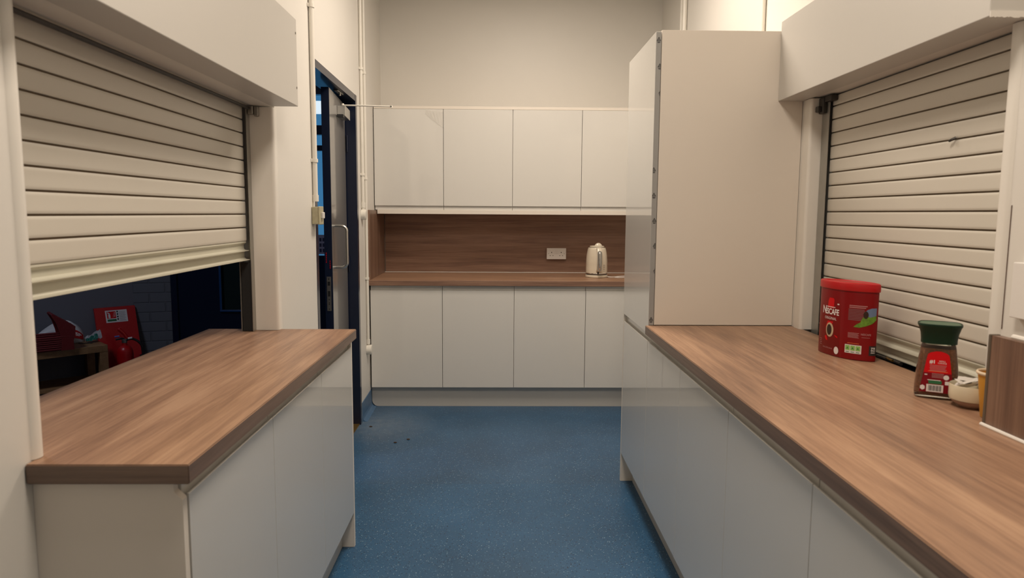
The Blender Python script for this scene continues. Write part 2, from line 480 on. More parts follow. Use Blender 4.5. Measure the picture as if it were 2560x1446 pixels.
BX = lambda Y0: (lambda d, z, w: (w, Y0+d, z))       # facing the camera (-Y)
LX = lambda X0: (lambda d, z, w: (X0-d, w, z))       # facing right (+X)
RX = lambda X0: (lambda d, z, w: (X0+d, w, z))       # facing left (-X)

def unit(name, fn, w0, splits, w1, kindf, label, group, z0, z1, depth, cat='cabinet'):
    c = fn(0, 0, (w0+w1)/2)
    r = empty(name, (c[0], c[1], 0 if z0 < .5 else z0))
    tag(r, label, cat, group)
    obj('carcass', carcass_bm(fn, w0, w1, z0, z1, DT+.002, depth), M['carcass'], r)
    ws = [w0]+splits+[w1]
    ds = []
    for a, b in zip(ws, ws[1:]):
        ds.append(obj('door', kindf(fn, a, b), M['gloss'], r))
    return r, ds

# rear base units (door front plane)
YD = 4.824
xb0 = -.897
unit('base_cabinet', BX(YD), xb0, [xb0+.5], xb0+1.0, base_door_bm, 'gloss cream handleless base cabinet at the left end of the rear run', 'handleless base cabinets under the rear worktop', .15, .8705, .60)
unit('base_cabinet', BX(YD), xb0+1.0, [xb0+1.5], xb0+2.0, base_door_bm, 'gloss cream handleless base cabinet below the kettle, partly behind the tall cupboard', 'handleless base cabinets under the rear worktop', .15, .8705, .60)
# rear wall units
YU = 5.1117; xu0 = -.9077
wc, _ = unit('wall_cabinet', BX(YU), xu0, [xu0+.5], xu0+1.0, wall_door_bm, 'gloss cream wall cabinet at the left end of the upper row', 'wall cabinets above the rear worktop', 1.397, 2.1145, .37)
unit('wall_cabinet', BX(YU), xu0+1.0, [xu0+1.5], xu0+2.0, wall_door_bm, 'gloss cream wall cabinet above the kettle, partly behind the tall cupboard', 'wall cabinets above the rear worktop', 1.397, 2.1145, .37)
# top board and pelmet of the wall units
o = obj('cornice_board', bbox(xu0+.001, 1.20, YU+.004, 5.49, 2.1158, 2.136, .0015), M['carcass'])
tag(o, 'cream top board running along the top of the wall cabinets', 'cornice')
o = obj('pelmet', bbox(-.8905, 1.20, YU+.002, YU+.36, 1.366, 1.3955, .0015), M['carcass'])
tag(o, 'cream pelmet board along the underside of the wall cabinets', 'pelmet')
o = obj('gap_shade_sheet', bbox(-.923+.008, xu0-.006, YU+.05, 5.49, 1.397, 2.136), M['dark'])  # black sheet stands in for the shade in this narrow gap
tag(o, 'black sheet painting the shaded gap between left wall and upper cabinets', 'shade sheet')
# crumpled protective film on first wall door
bm = bmesh.new()
gx, gz = 9, 7
G = [[None]*(gz+1) for _ in range(gx+1)]
for i in range(gx+1):
    for j in range(gz+1):
        u, v = i/gx, j/gz
        x = -.535+.125*u+.0*v; z = 2.108-.115*(u*.75+.25)*(v) - .01*u
        G[i][j] = bm.verts.new((x, YU-.0015-abs(math.sin(i*1.9+j*2.7))*.010*(math.sin(PI*u)*.9+.1), z))
for i in range(gx):
    for j in range(gz):
        bm.faces.new((G[i][j], G[i+1][j], G[i+1][j+1], G[i][j+1]))
obj('protective_film', bm, M['film'], wc, label='scrap of clear protective film peeling off')

# rear plinth with rounded lower left corner
bm = bmesh.new()
r_ = .045
pts = [(-.903, .148), (-.903, r_)] + [(-.903+r_-r_*math.cos(t), r_-r_*math.sin(t)) for t in [i*PI/2/8 for i in range(1, 9)]] + [(1.2, 0.0), (1.2, .148)]
pts[-2] = (1.2, .0005); pts = [(a, max(b, .0005)) for a, b in pts]
extrude(bm, pts, lambda a, b, w: (a, w, b), 4.872, 4.888)
o = obj('plinth', bm, M['plinth']); tag(o, 'cream kick board under the rear base cabinets with rounded left corner', 'plinth')

# rear worktop
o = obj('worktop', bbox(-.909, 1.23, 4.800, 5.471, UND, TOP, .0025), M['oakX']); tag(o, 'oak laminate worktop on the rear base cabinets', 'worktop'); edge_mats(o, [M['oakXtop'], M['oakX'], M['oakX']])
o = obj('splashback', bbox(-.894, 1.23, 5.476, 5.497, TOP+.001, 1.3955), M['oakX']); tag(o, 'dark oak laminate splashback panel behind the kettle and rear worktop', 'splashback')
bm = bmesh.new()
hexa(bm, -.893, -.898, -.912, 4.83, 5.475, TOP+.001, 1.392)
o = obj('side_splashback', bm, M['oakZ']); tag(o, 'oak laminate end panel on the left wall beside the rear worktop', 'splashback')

# ---------------------------------------------------------------- LEFT COUNTER
LD = -.592
lseams = [1.292, 1.79, 2.288, 2.756]
r, ds = unit('base_cabinet', LX(LD), lseams[0], [lseams[1]], lseams[2], base_door_bm, 'two-door gloss cream base cabinet at the near end of the left counter', 'base cabinets under the left counter', .15, .8705, .278)
unit('base_cabinet', LX(LD), lseams[2], [], lseams[3], base_door_bm, 'single-door gloss cream base cabinet at the far end of the left counter', 'base cabinets under the left counter', .15, .8705, .278)
EP = [(-.8715, .0005), (LD-.0025, .0005), (LD-.0025, .834), (-.6105, .8505), (-.6105, .8705), (-.8715, .8705)]
bm = bmesh.new(); extrude(bm, EP, lambda a, b, w: (a, w, b), 1.272, 1.2905)
o = obj('end_panel', bm, M['carcass']); tag(o, 'cream end panel closing the near end of the left counter', 'panel')
o = obj('end_panel', bbox(-.8715, LD-.001, 2.7575, 2.776, .0005, .8705), M['carcass']); tag(o, 'cream end panel closing the far end of the left counter by the door', 'panel')
o = obj('plinth', bbox(-.660, -.643, 1.292, 2.756, .0005, .148), M['plinth']); tag(o, 'cream kick board under the left counter', 'plinth')
bm = bmesh.new()
pts = [(LWF, 1.253), (LWF, 2.766), (WLX+.0015, 2.766), (WLX+.0015, 2.7645), (LWX, 2.7645), (LWX, 1.2915), (WLX+.0015, 1.2915), (WLX+.0015, 1.253)]
extrude(bm, pts, lambda a, b, w: (a, b, w), UND, TOP)
bmesh.ops.bevel(bm, geom=bm.edges[:], offset=.002, segments=2, affect='EDGES')
o = obj('worktop', bm, M['oakY']); tag(o, 'oak laminate worktop running through the left serving hatch', 'worktop'); edge_mats(o, [M['oakY'], M['oakEdge'], M['oakEdgeX']])

# ---------------------------------------------------------------- RIGHT COUNTER
RD = .630
rs = [2.905, 2.370, 1.853, 1.336, .820, .304]
labs = ['gloss cream single-door base cabinet next to the tall cupboard, right counter',
        'two-door gloss cream base cabinet midway along the right counter',
        'two-door gloss cream base cabinet nearest the camera under the right counter']
gr = 'base cabinets under the right counter'
unit('base_cabinet', RX(RD), rs[1], [], rs[0]-.001, base_door_bm, labs[0], gr, .15, .8705, .60)
unit('base_cabinet', RX(RD), rs[3], [rs[2]], rs[1], base_door_bm, labs[1], gr, .15, .8705, .60)
unit('base_cabinet', RX(RD), rs[5], [rs[4]], rs[3], base_door_bm, labs[2], gr, .15, .8705, .60)
o = obj('plinth', bbox(.690, .706, .25, 3.455, .0005, .148), M['plinth']); tag(o, 'cream kick board under the right counter and tall cupboard', 'plinth')
o = obj('end_panel', bbox(RD, 1.2345, 3.4705, 3.4885, .0005, 2.108), M['carcass']); tag(o, 'cream full-height end panel on the far side of the tall cupboard', 'panel')
bm = bmesh.new()
pts = [(RWF, -.2), (RWF, 2.884), (1.2345, 2.884), (1.2345, 2.80), (1.2440, 2.7905), (1.2440, 1.7235), (1.2345, 1.7235), (1.2345, -.2)]
extrude(bm, pts, lambda a, b, w: (a, b, w), UND, TOP)
bmesh.ops.bevel(bm, geom=bm.edges[:], offset=.002, segments=2, affect='EDGES')
o = obj('worktop', bm, M['oakY']); tag(o, 'oak laminate worktop on the right counter holding the coffee', 'worktop'); edge_mats(o, [M['oakY'], M['oakEdge'], M['oakEdgeX']])

# tall cupboard
TY0, TY1 = 2.906, 3.470
r = empty('tall_cupboard', (.94, 3.18, 0)); tag(r, 'tall gloss cream cupboard standing between the right counter and the rear run', 'cupboard')
bm = bmesh.new()
for a in ((.653, 1.2335, 2.9055, 2.9235, .15, 2.108), (.653, 1.2335, 3.4515, 3.4695, .15, 2.108), (.653, 1.2335, 2.9235, 3.4515, .15, .168), (.653, 1.2335, 2.9235, 3.4515, 2.09, 2.108), (1.2235, 1.2335, 2.9235, 3.4515, .168, 2.09)):
    box(bm, *a)
obj('carcass', bm, M['carcass'], r)
obj('side_panel', bbox(.6500, 1.2335, 2.885, 2.9052, .912, 2.112, .001), M['carcass'], r)
dl = obj('lower_door', base_door_bm(RX(RD), TY0, TY1), M['gloss'], r)
du = obj('upper_door', slab_bm(RX(.6265), 2.8855, TY1, .8765, 2.106), M['gloss'], r)
tp = obj('edge_tape', bbox(.6272, .6472, 2.8842, 2.8868, .9125, 2.103), M['tape'], r, label='grey protective tape with printed recycling marks')
for i, cx in enumerate([.637, .6435, .650, None, None, .631, .6345, .639, .6445, .649, None, .637]):
    cz = 2.076-.1035*i
    if cx is None or cz < .93: continue
    bm = bmesh.new(); s_ = .0088
    P3 = [Vector((cx-s_, cz-s_*.8)), Vector((cx+s_, cz-s_*.8)), Vector((cx, cz+s_))]
    P4 = [Vector((cx-s_*.55, cz-s_*.52)), Vector((cx+s_*.55, cz-s_*.52)), Vector((cx, cz+s_*.48))]
    for p in range(3):
        q = (p+1) % 3
        put_poly(bm, [P3[p], P3[q], P4[q], P4[p]], lambda u, v: (u, 2.8838, v))
    put_quad(bm, cx-s_*.25, cx+s_*.25, cz-s_*.3, cz+.0, lambda u, v: (u, 2.8838, v))
    put_quad(bm, cx-s_*.75, cx+s_*.75, cz-s_*1.35, cz-s_*1.1, lambda u, v: (u, 2.8838, v))
    put_quad(bm, cx-s_*.55, cx+s_*.55, cz-s_*1.75, cz-s_*1.5, lambda u, v: (u, 2.8838, v))
    for xx, sg in ((.6273, -1), (.6471, 1)):
        g = bm.verts[:]+bm.edges[:]+bm.faces[:]
        bmesh.ops.bisect_plane(bm, geom=g, plane_co=(xx, 0, 0), plane_no=(sg, 0, 0), clear_outer=True)
    obj('recycling_mark', bm, M['ink_black'], tp)

# near upstand on the right
r = empty('upstand', (1.094, .8, TOP)); tag(r, 'short oak laminate upstand at the near end of the right counter', 'upstand')
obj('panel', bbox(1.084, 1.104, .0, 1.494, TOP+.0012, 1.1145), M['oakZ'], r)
obj('edge_strip', bbox(1.0825, 1.1045, 1.4942, 1.5035, TOP+.0012, 1.1165, .002), mat('grey brown edging', (.11, .085, .06), .4), r)

# ---------------------------------------------------------------- HEAD BOXES
r = empty('shutter_headbox', (-.82, 1.9, 1.775)); tag(r, 'white painted boxing above the left roller shutter', 'boxing')
obj('casing', bbox(-.8715, -.771, .95, 2.735, 1.775, 2.097, .002), M['boxing'], r)
for z in (2.044, 1.843):
    bm = bmesh.new(); lathe(bm, -.7705, 2.722, [(.0005, z)], 4, False, False) if False else None
    tube(bm, [(-.7715, 2.722, z), (-.7695, 2.722, z)], .0045, 12)
    obj('screw', bm, M['steel'], r)
r = empty('shutter_headbox', (1.18, 2.2, 1.836)); tag(r, 'white painted boxing above the right roller shutter touching the tall cupboard', 'boxing')
obj('casing', bbox(1.131, 1.2345, 1.652, 2.884, 1.836, 2.148, .002), M['boxing'], r)
bm = bmesh.new()
random.seed(3)
n = 26
top, bot = [], []
for i in range(n+1):
    x = 1.1315+(1.2345-1.1315)*i/n
    top.append((x, 1.8478+.0008*random.random())); bot.append((x, 1.8352-.003*random.random()))
extrude(bm, bot+top[::-1], lambda a, b, w: (a, w, b), 1.6495, 1.6518)
obj('ragged_edge', bm, M['sealant'], r)

# ---------------------------------------------------------------- ROLLER SHUTTERS
def slat_profile(z0, z1, first, pitch=.0508):
    """list of (depth toward back, z) along the face from bottom z0 to top z1"""
    P = []
    z = first
    grooves = []
    while z < z1-.004:
        if z > z0+.004: grooves.append(z)
        z += pitch
    lo = z0
    for g in grooves+[z1]:
        hi = g-.0028 if g != z1 else z1
        n = 12
        for i in range(n+1):
            t = i/n
            P.append((-.0016*(1-(2*t-1)**14), lo+(hi-lo)*t))
        if g != z1:
            P += [(.0098, hi), (.0098, g+.0024)]
            lo = g+.0024
    return P
def curtain(fn, w0, w1, z0, z1, first):
    P = slat_profile(z0, z1, first)
    P = P+[(.0125, z1), (.0125, z0)]
    bm = bmesh.new(); extrude(bm, P, fn, w0, w1)
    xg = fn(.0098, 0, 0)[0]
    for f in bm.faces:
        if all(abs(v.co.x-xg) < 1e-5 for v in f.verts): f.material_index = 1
    return bm
def channel(bm, X, sgn, yw, yo, z0, z1, w=.046, t=.0025):
    """U rail: web at y=yw, open toward yo; X front flange; sgn direction to back"""
    ys = (yw, yo)
    box(bm, X, X+sgn*t, min(ys), max(ys), z0, z1)
    box(bm, X+sgn*(w-t), X+sgn*w, min(ys)-.0 if yo > yw else min(ys), max(ys), z0, z1)
    s = 1 if yo > yw else -1
    box(bm, X+sgn*t, X+sgn*(w-t), yw, yw+s*t, z0, z1)

# left shutter, half-open
XS = -.975
r = empty('roller_shutter', (XS, 2.0, 1.19)); tag(r, 'cream slatted roller shutter half lowered over the left hatch', 'shutter')
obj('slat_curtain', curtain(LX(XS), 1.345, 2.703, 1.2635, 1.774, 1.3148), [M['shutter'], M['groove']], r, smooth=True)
P = [(.002, 1.2625), (.001, 1.2565), (.006, 1.2525), (.010, 1.249), (.010, 1.233), (.004, 1.2285), (-.010, 1.2275), (-.010, 1.2255), (.004, 1.2235), (.009, 1.219), (.009, 1.200), (.003, 1.194), (-.012, 1.1925), (-.012, 1.190), (.018, 1.190), (.018, 1.2625)]
bm = bmesh.new(); extrude(bm, P, LX(XS), 1.345, 2.706)
obj('bottom_bar', bm, M['shutterbar'], r, label='ridged cream bottom bar')
bm = bmesh.new(); channel(bm, -.957, -1, 2.7325, 2.700, TOP+.001, 1.773); obj('guide_rail', bm, M['alu'], r)
slot_bm = bbox(-.9975, -.9605, 2.704, 2.7295, TOP+.002, 1.18); obj('slot_shade_fill', slot_bm, M['dark'], r)  # black fill added so the rail slot reads as shaded
bm = bmesh.new(); channel(bm, -.957, -1, 1.3135, 1.346, TOP+.001, 1.773); obj('guide_rail', bm, M['alu'], r)
bm = bmesh.new()
box(bm, -.955, -.935, 2.705, 2.7325, 1.742, 1.7725, .003); box(bm, -.935, -.918, 2.715, 2.7325, 1.735, 1.7725, .004)
obj('bracket', bm, M['steel'], r)
bm = bmesh.new(); tube(bm, [(-.95, 1.33, 1.764), (-.95, 2.70, 1.764)], .006, 10)
obj('top_seal', bm, M['darksteel'], r)

# right shutter, closed
XR = 1.292
r = empty('roller_shutter', (XR, 2.25, TOP)); tag(r, 'cream slatted roller shutter fully lowered behind the coffee containers', 'shutter')
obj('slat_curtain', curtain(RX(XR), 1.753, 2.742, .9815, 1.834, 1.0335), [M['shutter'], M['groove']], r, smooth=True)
P = [(.002, .9805), (.001, .975), (.006, .971), (.010, .967), (.010, .952), (.004, .947), (-.010, .946), (-.010, .944), (.004, .942), (.009, .938), (.009, .922), (.003, .916), (-.008, .9145), (-.008, .912), (.018, .912), (.018, .9805)]
bm = bmesh.new(); extrude(bm, P, RX(XR), 1.753, 2.744)
obj('bottom_bar', bm, M['shutterbar'], r, label='ridged cream bottom bar with bolt')
bm = bmesh.new(); channel(bm, 1.276, 1, 2.7945, 2.738, .895, 1.834); obj('guide_rail', bm, M['alu'], r)
bm = bmesh.new(); channel(bm, 1.276, 1, 1.7235, 1.756, .895, 1.834); obj('guide_rail', bm, M['alu'], r)
bm = bmesh.new()
box(bm, 1.258, 1.275, 2.755, 2.7945, 1.772, 1.833, .004); box(bm, 1.245, 1.258, 2.768, 2.794, 1.778, 1.80, .003); box(bm, 1.262, 1.29, 2.70, 2.755, 1.812, 1.834, .004)
obj('bracket', bm, M['darksteel'], r)
bm = bmesh.new()
tube(bm, [(1.281, 2.30, .905), (1.281, 2.16, .905)], .006, 10); box(bm, 1.272, 1.284, 2.20, 2.235, .900, .911, .002)
b = obj('bolt', bm, M['darksteel'], r)
bm = bmesh.new(); tube(bm, [(1.276, 2.235, .910), (1.262, 2.20, .913), (1.262, 2.175, .912)], .004, 8)
obj('bolt_knob', bm, mat('brass', (.32, .2, .06), .35, metal=.9), b)
bm = bmesh.new()
tube(bm, [(1.289, 1.982, 1.595), (1.281, 1.987, 1.591), (1.280, 1.998, 1.588)], [.0045, .004, .0035], 8)
obj('hook', bm, M['darksteel'], r)

# ---------------------------------------------------------------- DOORWAY LEFT
r = empty('door_1', (-.95, 3.95, 0)); r['kind'] = 'structure'
bm = bmesh.new()
hexa(bm, wl(4.42)+.004, wl(4.475)+.004, -1.003, 4.43, 4.4745, .0005, 2.099)   # far jamb
hexa(bm, wl(3.37)+.002, wl(3.41)+.002, -1.003, 3.3705, 3.412, .0005, 2.099)      # near jamb
hexa(bm, wl(3.42)+.003, wl(4.42)+.003, -1.003, 3.413, 4.429, 2.060, 2.099)      # head

fr = obj('door_frame', bm, M['navy'], r)
bm = bmesh.new(); box(bm, -.935, -.910, 4.02, 4.16, 2.0520, 2.0595, .003); tube(bm, [(-.915, 4.09, 2.052), (-.915, 4.09, 2.036)], .006, 10)
obj('closer_socket', bm, M['steel'], fr)
# leaf, slightly ajar towards the room; local frame: u along leaf from leading edge to hinge
L0 = Vector((-.911, 3.812, 0)); Hn = Vector((-.962, 4.425, 0))
ux = (Hn-L0).normalized(); nx = Vector((ux.y, -ux.x, 0))    # nx points to +x (room)
LEN = (Hn-L0).length
def lf(u, n, z): return tuple(L0 + ux*u + nx*n + Vector((0, 0, z)))
def lbox(bm, u0, u1, n0, n1, z0, z1, bev=0):
    mt = Matrix(((ux.x, nx.x, 0, L0.x), (ux.y, nx.y, 0, L0.y), (0, 0, 1, 0), (0, 0, 0, 1)))
    box(bm, u0, u1, n0, n1, z0, z1, bev, rot=mt)
bm = bmesh.new(); lbox(bm, .0015, LEN, -.042, -.001, .01, 2.037)
leafo = obj('door_leaf', bm, M['navy'], r)
bm = bmesh.new(); lbox(bm, .004, LEN-.012, -.0008, .0006, .02, 2.035)
obj('face_sheet', bm, M['leaf'], leafo)
bm = bmesh.new()
hp = [(.046, .000, 1.300), (.046, .045, 1.300)]
hp += [(.046, .045+.028*math.sin(t), 1.272+.028*math.cos(t)) for t in [i*PI/2/6 for i in range(1, 7)]]
hp += [(.046, .073, 1.10)]
hp += [(.046, .045+.028*math.cos(t), 1.100-.028*math.sin(t)) for t in [i*PI/2/6 for i in range(1, 7)]]
hp += [(.046, .045, 1.072), (.046, .000, 1.072)]
tube(bm, [lf(*p) for p in hp], .0085, 14)
obj('pull_handle', bm, M['satin'], leafo, smooth=True)
bm = bmesh.new(); lbox(bm, .0, .0022, -.033, -.010, .835, 1.024, .0)
lp = obj('lock_plate', bm, M['satin'], leafo)
bm = bmesh.new()
for z0, z1 in ((.975, .997), (.915, .945)): lbox(bm, -.0008, .0002, -.028, -.015, z0, z1)
for z in (1.014, 1.008, .898, .880, .872, .845):
    tube(bm, [lf(-.0008, -.0215, z), lf(.0004, -.0215, z)], .0028, 8)
obj('keyholes', bm, M['black'], lp)
bm = bmesh.new()
for i in range(5): lbox(bm, -.0006, .0012, -.034+.0, -.031, 1.10+.012*i, 1.108+.012*i)
for i in range(4): lbox(bm, -.0006, .0012, -.014, -.0115, 1.068+.012*i, 1.077+.012*i)
obj('red_sticker', bm, M['labred'], leafo)
# closer
bm = bmesh.new(); lbox(bm, .285, .50, .0008, .046, 1.925, 1.985, .002)
cl = obj('door_closer', bm, M['satin'], leafo)
bm = bmesh.new(); lbox(bm, .25, .286, .004, .040, 1.915, 1.93, .001); obj('closer_cap', bm, M['black'], cl)
bm = bmesh.new()
tube(bm, [lf(.31, .03, 1.985), lf(.31, .03, 1.998)], .007, 10)
p0 = Vector(lf(.31, .03, 1.988)); p1 = Vector((-.628, 4.121, 1.983))
tube(bm, [p0, p0.lerp(p1, .5)+Vector((0, 0, .001)), p1], [.0045, .0045, .004], 8)
tube(bm, [p1+Vector((0, 0, .006)), p1-Vector((0, 0, .006))], .0065, 10)
obj('closer_arm', bm, M['conduit'], cl)
bm = bmesh.new(); tube(bm, [p1+Vector((0, -.0072, .0)), p1+Vector((0, -.004, 0))], .004, 8); obj('arm_pivot', bm, M['black'], cl)
# hinges
for z in (.25, 1.05, 1.80):
    bm = bmesh.new(); tube(bm, [(-.951, 4.424, z-.05), (-.951, 4.424, z+.05)], .005, 8); obj('hinge', bm, M['navy'], r)

# ---------------------------------------------------------------- CONDUITS
def conduit(name, x, y, z0, z1, rad, saddles, label, group, extra=None):
    r = empty(name, (x, y, z0)); tag(r, label, 'conduit', group)
    bm = bmesh.new(); tube(bm, [(x, y, z0), (x, y, z1)], rad, 16); obj('pipe', bm, M['conduit'], r, smooth=True)
    for z in saddles:
        bm = bmesh.new(); tube(bm, [(x, y, z-.008), (x, y, z+.008)], rad*1.35, 16)
        s = 1 if x < 0 else -1
        wx = x-s*rad
        box(bm, wx-.000, wx+s*.004, y-rad*2.1, y+rad*2.1, z-.008, z+.008, .001)
        obj('saddle', bm, M['conduit'], r, smooth=True)
    return r
gL = 'painted conduits on the left wall'
c = conduit('conduit', wl(3.33)+.0125, 3.33, 1.43, HB-.003, .0115, [2.315, 1.615], 'cream conduit running down to the old switch beside the left doorway', gL)
bm = bmesh.new(); tube(bm, [(wl(3.33)+.0125, 3.33, 1.425), (wl(3.33)+.0125, 3.33, 1.455)], .0145, 16); obj('coupler', bm, M['conduit'], c)
c = conduit('conduit', wl(4.60)+.0115, 4.60, 1.385, HB-.003, .0105, [2.29, 1.62], 'cream conduit right of the door ending in an upper round box', gL)
bm = bmesh.new(); tube(bm, [(wl(4.6)+.0115, 4.60, 1.405), (wl(4.6)+.0115, 4.60, 1.44)], .0135, 16); obj('coupler', bm, M['conduit'], c)
bm = bmesh.new(); tube(bm, [(wl(4.6)+.001, 4.60, 1.36), (wl(4.6)+.028, 4.60, 1.36), (wl(4.6)+.032, 4.60, 1.36)], [.034, .034, .029], 24); obj('round_box', bm, M['conduit'], c, smooth=True)
c = conduit('conduit', wl(4.72)+.0105, 4.72, .475, HB-.003, .0095, [2.285, 1.60, .93], 'thin cream conduit nearest the rear worktop ending in a lower round box', gL)
bm = bmesh.new(); tube(bm, [(wl(4.72)+.0105, 4.72, .48), (wl(4.72)+.0105, 4.72, .51)], .013, 16); obj('coupler', bm, M['conduit'], c)
bm = bmesh.new(); tube(bm, [(wl(4.72)+.001, 4.72, .44), (wl(4.72)+.032, 4.72, .44), (wl(4.72)+.036, 4.72, .44)], [.034, .034, .029], 24); obj('round_box', bm, M['conduit'], c, smooth=True)
gR = 'painted conduits on the right wall above the tall cupboard'
conduit('conduit', WRX-.0165, 4.76, 2.115, HB-.003, .0155, [], 'cream conduit on the right wall nearest the back corner', gR)
conduit('conduit', WRX-.0125, 4.86, 2.115, HB-.003, .010, [], 'thinner cream conduit close beside the corner conduit on the right wall', gR)
conduit('conduit', WRX-.012, 3.345, 2.115, HB-.003, .0105, [], 'cream conduit rising behind the near edge of the tall cupboard', gR)

# old switch box
r = empty('light_switch', (wl(3.34)+.001, 3.34, 1.32)); tag(r, 'chipped cream surface switch on the wall beside the left doorway', 'switch')
xw = wl(3.34)+.002
obj('back_box', bbox(xw, xw+.030, 3.295, 3.365, 1.318, 1.400, .003), M['switchbox'], r)
bm = bmesh.new(); box(bm, xw+.0305, xw+.038, 3.293, 3.367, 1.316, 1.402, .003)
pl = obj('face_plate', bm, M['switchbox'], r)
bm = bmesh.new(); box(bm, xw+.038, xw+.050, 3.318, 3.342, 1.345, 1.375, .003); obj('rocker', bm, M['white_plastic'], pl)
# light switch on the right wall, at the frame edge
r = empty('wall_socket', (WRX, 1.59, 1.13)); tag(r, 'white surface switch plate on the right wall at the photo edge', 'switch')
obj('plate', bbox(WRX-.022, WRX-.0005, 1.545, 1.622, 1.137, 1.268, .002), M['white_plastic'], r)

# double socket
r = empty('double_socket', (.4455, 5.475, 1.063)); tag(r, 'white double wall socket on the splashback left of the kettle', 'socket')
sx0, sx1, sz0, sz1 = .369, .520, 1.020, 1.106
obj('pattress', bbox(sx0+.003, sx1-.003, 5.447, 5.4755, sz0+.003, sz1-.003), M['white_plastic'], r)
bm = bbox(sx0, sx1, 5.439, 5.4468, sz0, sz1, .0015)
pl = obj('face_plate', bm, M['white_plastic'], r)
for cx in (.407, .482):
    bm = bmesh.new()
    box(bm, cx-.0025, cx+.0025, 5.4386, 5.4392, 1.068, 1.077)
    for s in (-1, 1): box(bm, cx+s*.011-.0035, cx+s*.011+.0035, 5.4386, 5.4392, 1.046, 1.050)
    obj('socket_holes', bm, M['ink_black'], pl)
for cx in (.438, .452):
    bm = bmesh.new(); box(bm, cx-.0055, cx+.0055, 5.4355, 5.4388, 1.063, 1.080, .001); obj('rocker_switch', bm, M['white_plastic'], pl)
for cx in (.383, .506):
    bm = bmesh.new(); tube(bm, [(cx, 5.4384, 1.063), (cx, 5.4392, 1.063)], .003, 10); obj('screw', bm, M['steel'], pl)

# ---------------------------------------------------------------- KETTLE
kx, ky = .716, 5.115
r = empty('kettle', (kx, ky, TOP)); tag(r, 'cream electric kettle with chrome trim on the rear worktop', 'kettle')
bm = bmesh.new(); lathe(bm, kx, ky, [(.078, TOP+.0008), (.082, TOP+.004), (.082, TOP+.016), (.078, TOP+.020)]); obj('power_base', bm, M['kettle'], r, smooth=True)
bm = bmesh.new(); lathe(bm, kx, ky, [(.0765, TOP+.0205), (.0765, TOP+.027)]); obj('dark_ring', bm, M['black'], r, smooth=True)
bm = bmesh.new(); lathe(bm, kx, ky, [(.0785, TOP+.0272), (.0795, TOP+.030), (.0785, TOP+.0335)]); obj('chrome_ring', bm, M['chrome'], r, smooth=True)
# body with a faint diamond relief
bm = bmesh.new()
prof = [(.0788, .034), (.079, .05), (.0788, .08), (.0782, .11), (.0768, .14), (.0742, .165), (.0712, .185), (.0678, .203), (.0635, .216), (.0600, .2205)]
fine = []
for (r0, z0), (r1, z1) in zip(prof, prof[1:]):
    for k in range(3): fine.append((r0+(r1-r0)*k/3, z0+(z1-z0)*k/3))
fine.append(prof[-1])
loops = []
nn = 72
for rr, z in fine:
    loops.append([(kx+(rr+.0007*math.sin(12*2*PI*i/nn+z*260)*math.sin(12*2*PI*i/nn-z*260))*math.cos(2*PI*i/nn), ky+(rr+.0007*math.sin(12*2*PI*i/nn+z*260)*math.sin(12*2*PI*i/nn-z*260))*math.sin(2*PI*i/nn), TOP+z) for i in range(nn)])
rings(bm, loops); obj('body', bm, M['kettle'], r, smooth=True)
bm = bmesh.new(); lathe(bm, kx, ky, [(.0620, TOP+.2208), (.0635, TOP+.2225), (.0620, TOP+.2245), (.050, TOP+.2255)]); obj('lid_rim', bm, M['chrome'], r, smooth=True)
bm = bmesh.new(); lathe(bm, kx, ky, [(.054, TOP+.2257), (.050, TOP+.231), (.03, TOP+.234), (.012, TOP+.235)]); ld = obj('lid', bm, M['kettle'], r, smooth=True)
bm = bmesh.new()
for i in range(1): 
    rings(bm, [[(kx+.005+a*.026*s, ky-.035+b*.012*s, TOP+.2325+h) for a, b in [(math.cos(2*PI*k/16), math.sin(2*PI*k/16)) for k in range(16)]] for s, h in ((1.1, 0), (.95, .008), (.6, .017), (.25, .021))])
obj('thumb_tab', bm, M['kettle'], ld, smooth=True)
# handle loop (faces the camera)
bm = bmesh.new()
hx = kx+.004
path = [(ky-.060, .212), (ky-.075, .216), (ky-.098, .210), (ky-.112, .190), (ky-.116, .150), (ky-.114, .110), (ky-.108, .075), (ky-.098, .058), (ky-.080, .052)]
loops = []
for i, (yy, zz) in enumerate(path):
    a = path[max(i-1, 0)]; b = path[min(i+1, len(path)-1)]
    t = Vector((b[0]-a[0], b[1]-a[1])).normalized(); nrm = Vector((-t.y, t.x))
    lp_ = []
    for k in range(16):
        an = 2*PI*k/16
        ca, sa = math.cos(an), math.sin(an)
        ca = math.copysign(abs(ca)**.7, ca); sa = math.copysign(abs(sa)**.7, sa)
        lp_.append((hx+.0185*ca, yy+nrm.x*.0085*sa, TOP+zz+nrm.y*.0085*sa))
    loops.append(lp_)
rings(bm, loops); hd = obj('handle', bm, M['kettle'], r, smooth=True)
def hstrip(w, y_off, z0, z1, ybase):
    bm = bmesh.new()
    pts = []
    zc = [(z0+w, -PI/2, 0), ]
    P = [(hx+w*math.cos(t), z0+w+w*math.sin(t)) for t in [PI+PI*i/10 for i in range(11)]] + [(hx+w*math.cos(t), z1-w+w*math.sin(t)) for t in [PI*i/10 for i in range(11)]]
    extrude(bm, [(a, TOP+b) for a, b in P], lambda a, b, q: (a, q, b), ybase-y_off, ybase+.002)
    return bm
obj('handle_frame', hstrip(.0155, .0035, .052, .2, ky-.1238), M['alu'], hd)
bm = bmesh.new(); tube(bm, [(hx, ky-.1240, TOP+.060), (hx, ky-.1262, TOP+.066), (hx, ky-.1268, TOP+.075), (hx, ky-.1268, TOP+.18), (hx, ky-.1262, TOP+.189), (hx, ky-.1240, TOP+.195)], [.003, .008, .0105, .0105, .008, .003], 16)
obj('handle_insert', bm, M['chrome'], hd, smooth=True, label='chrome handle insert')
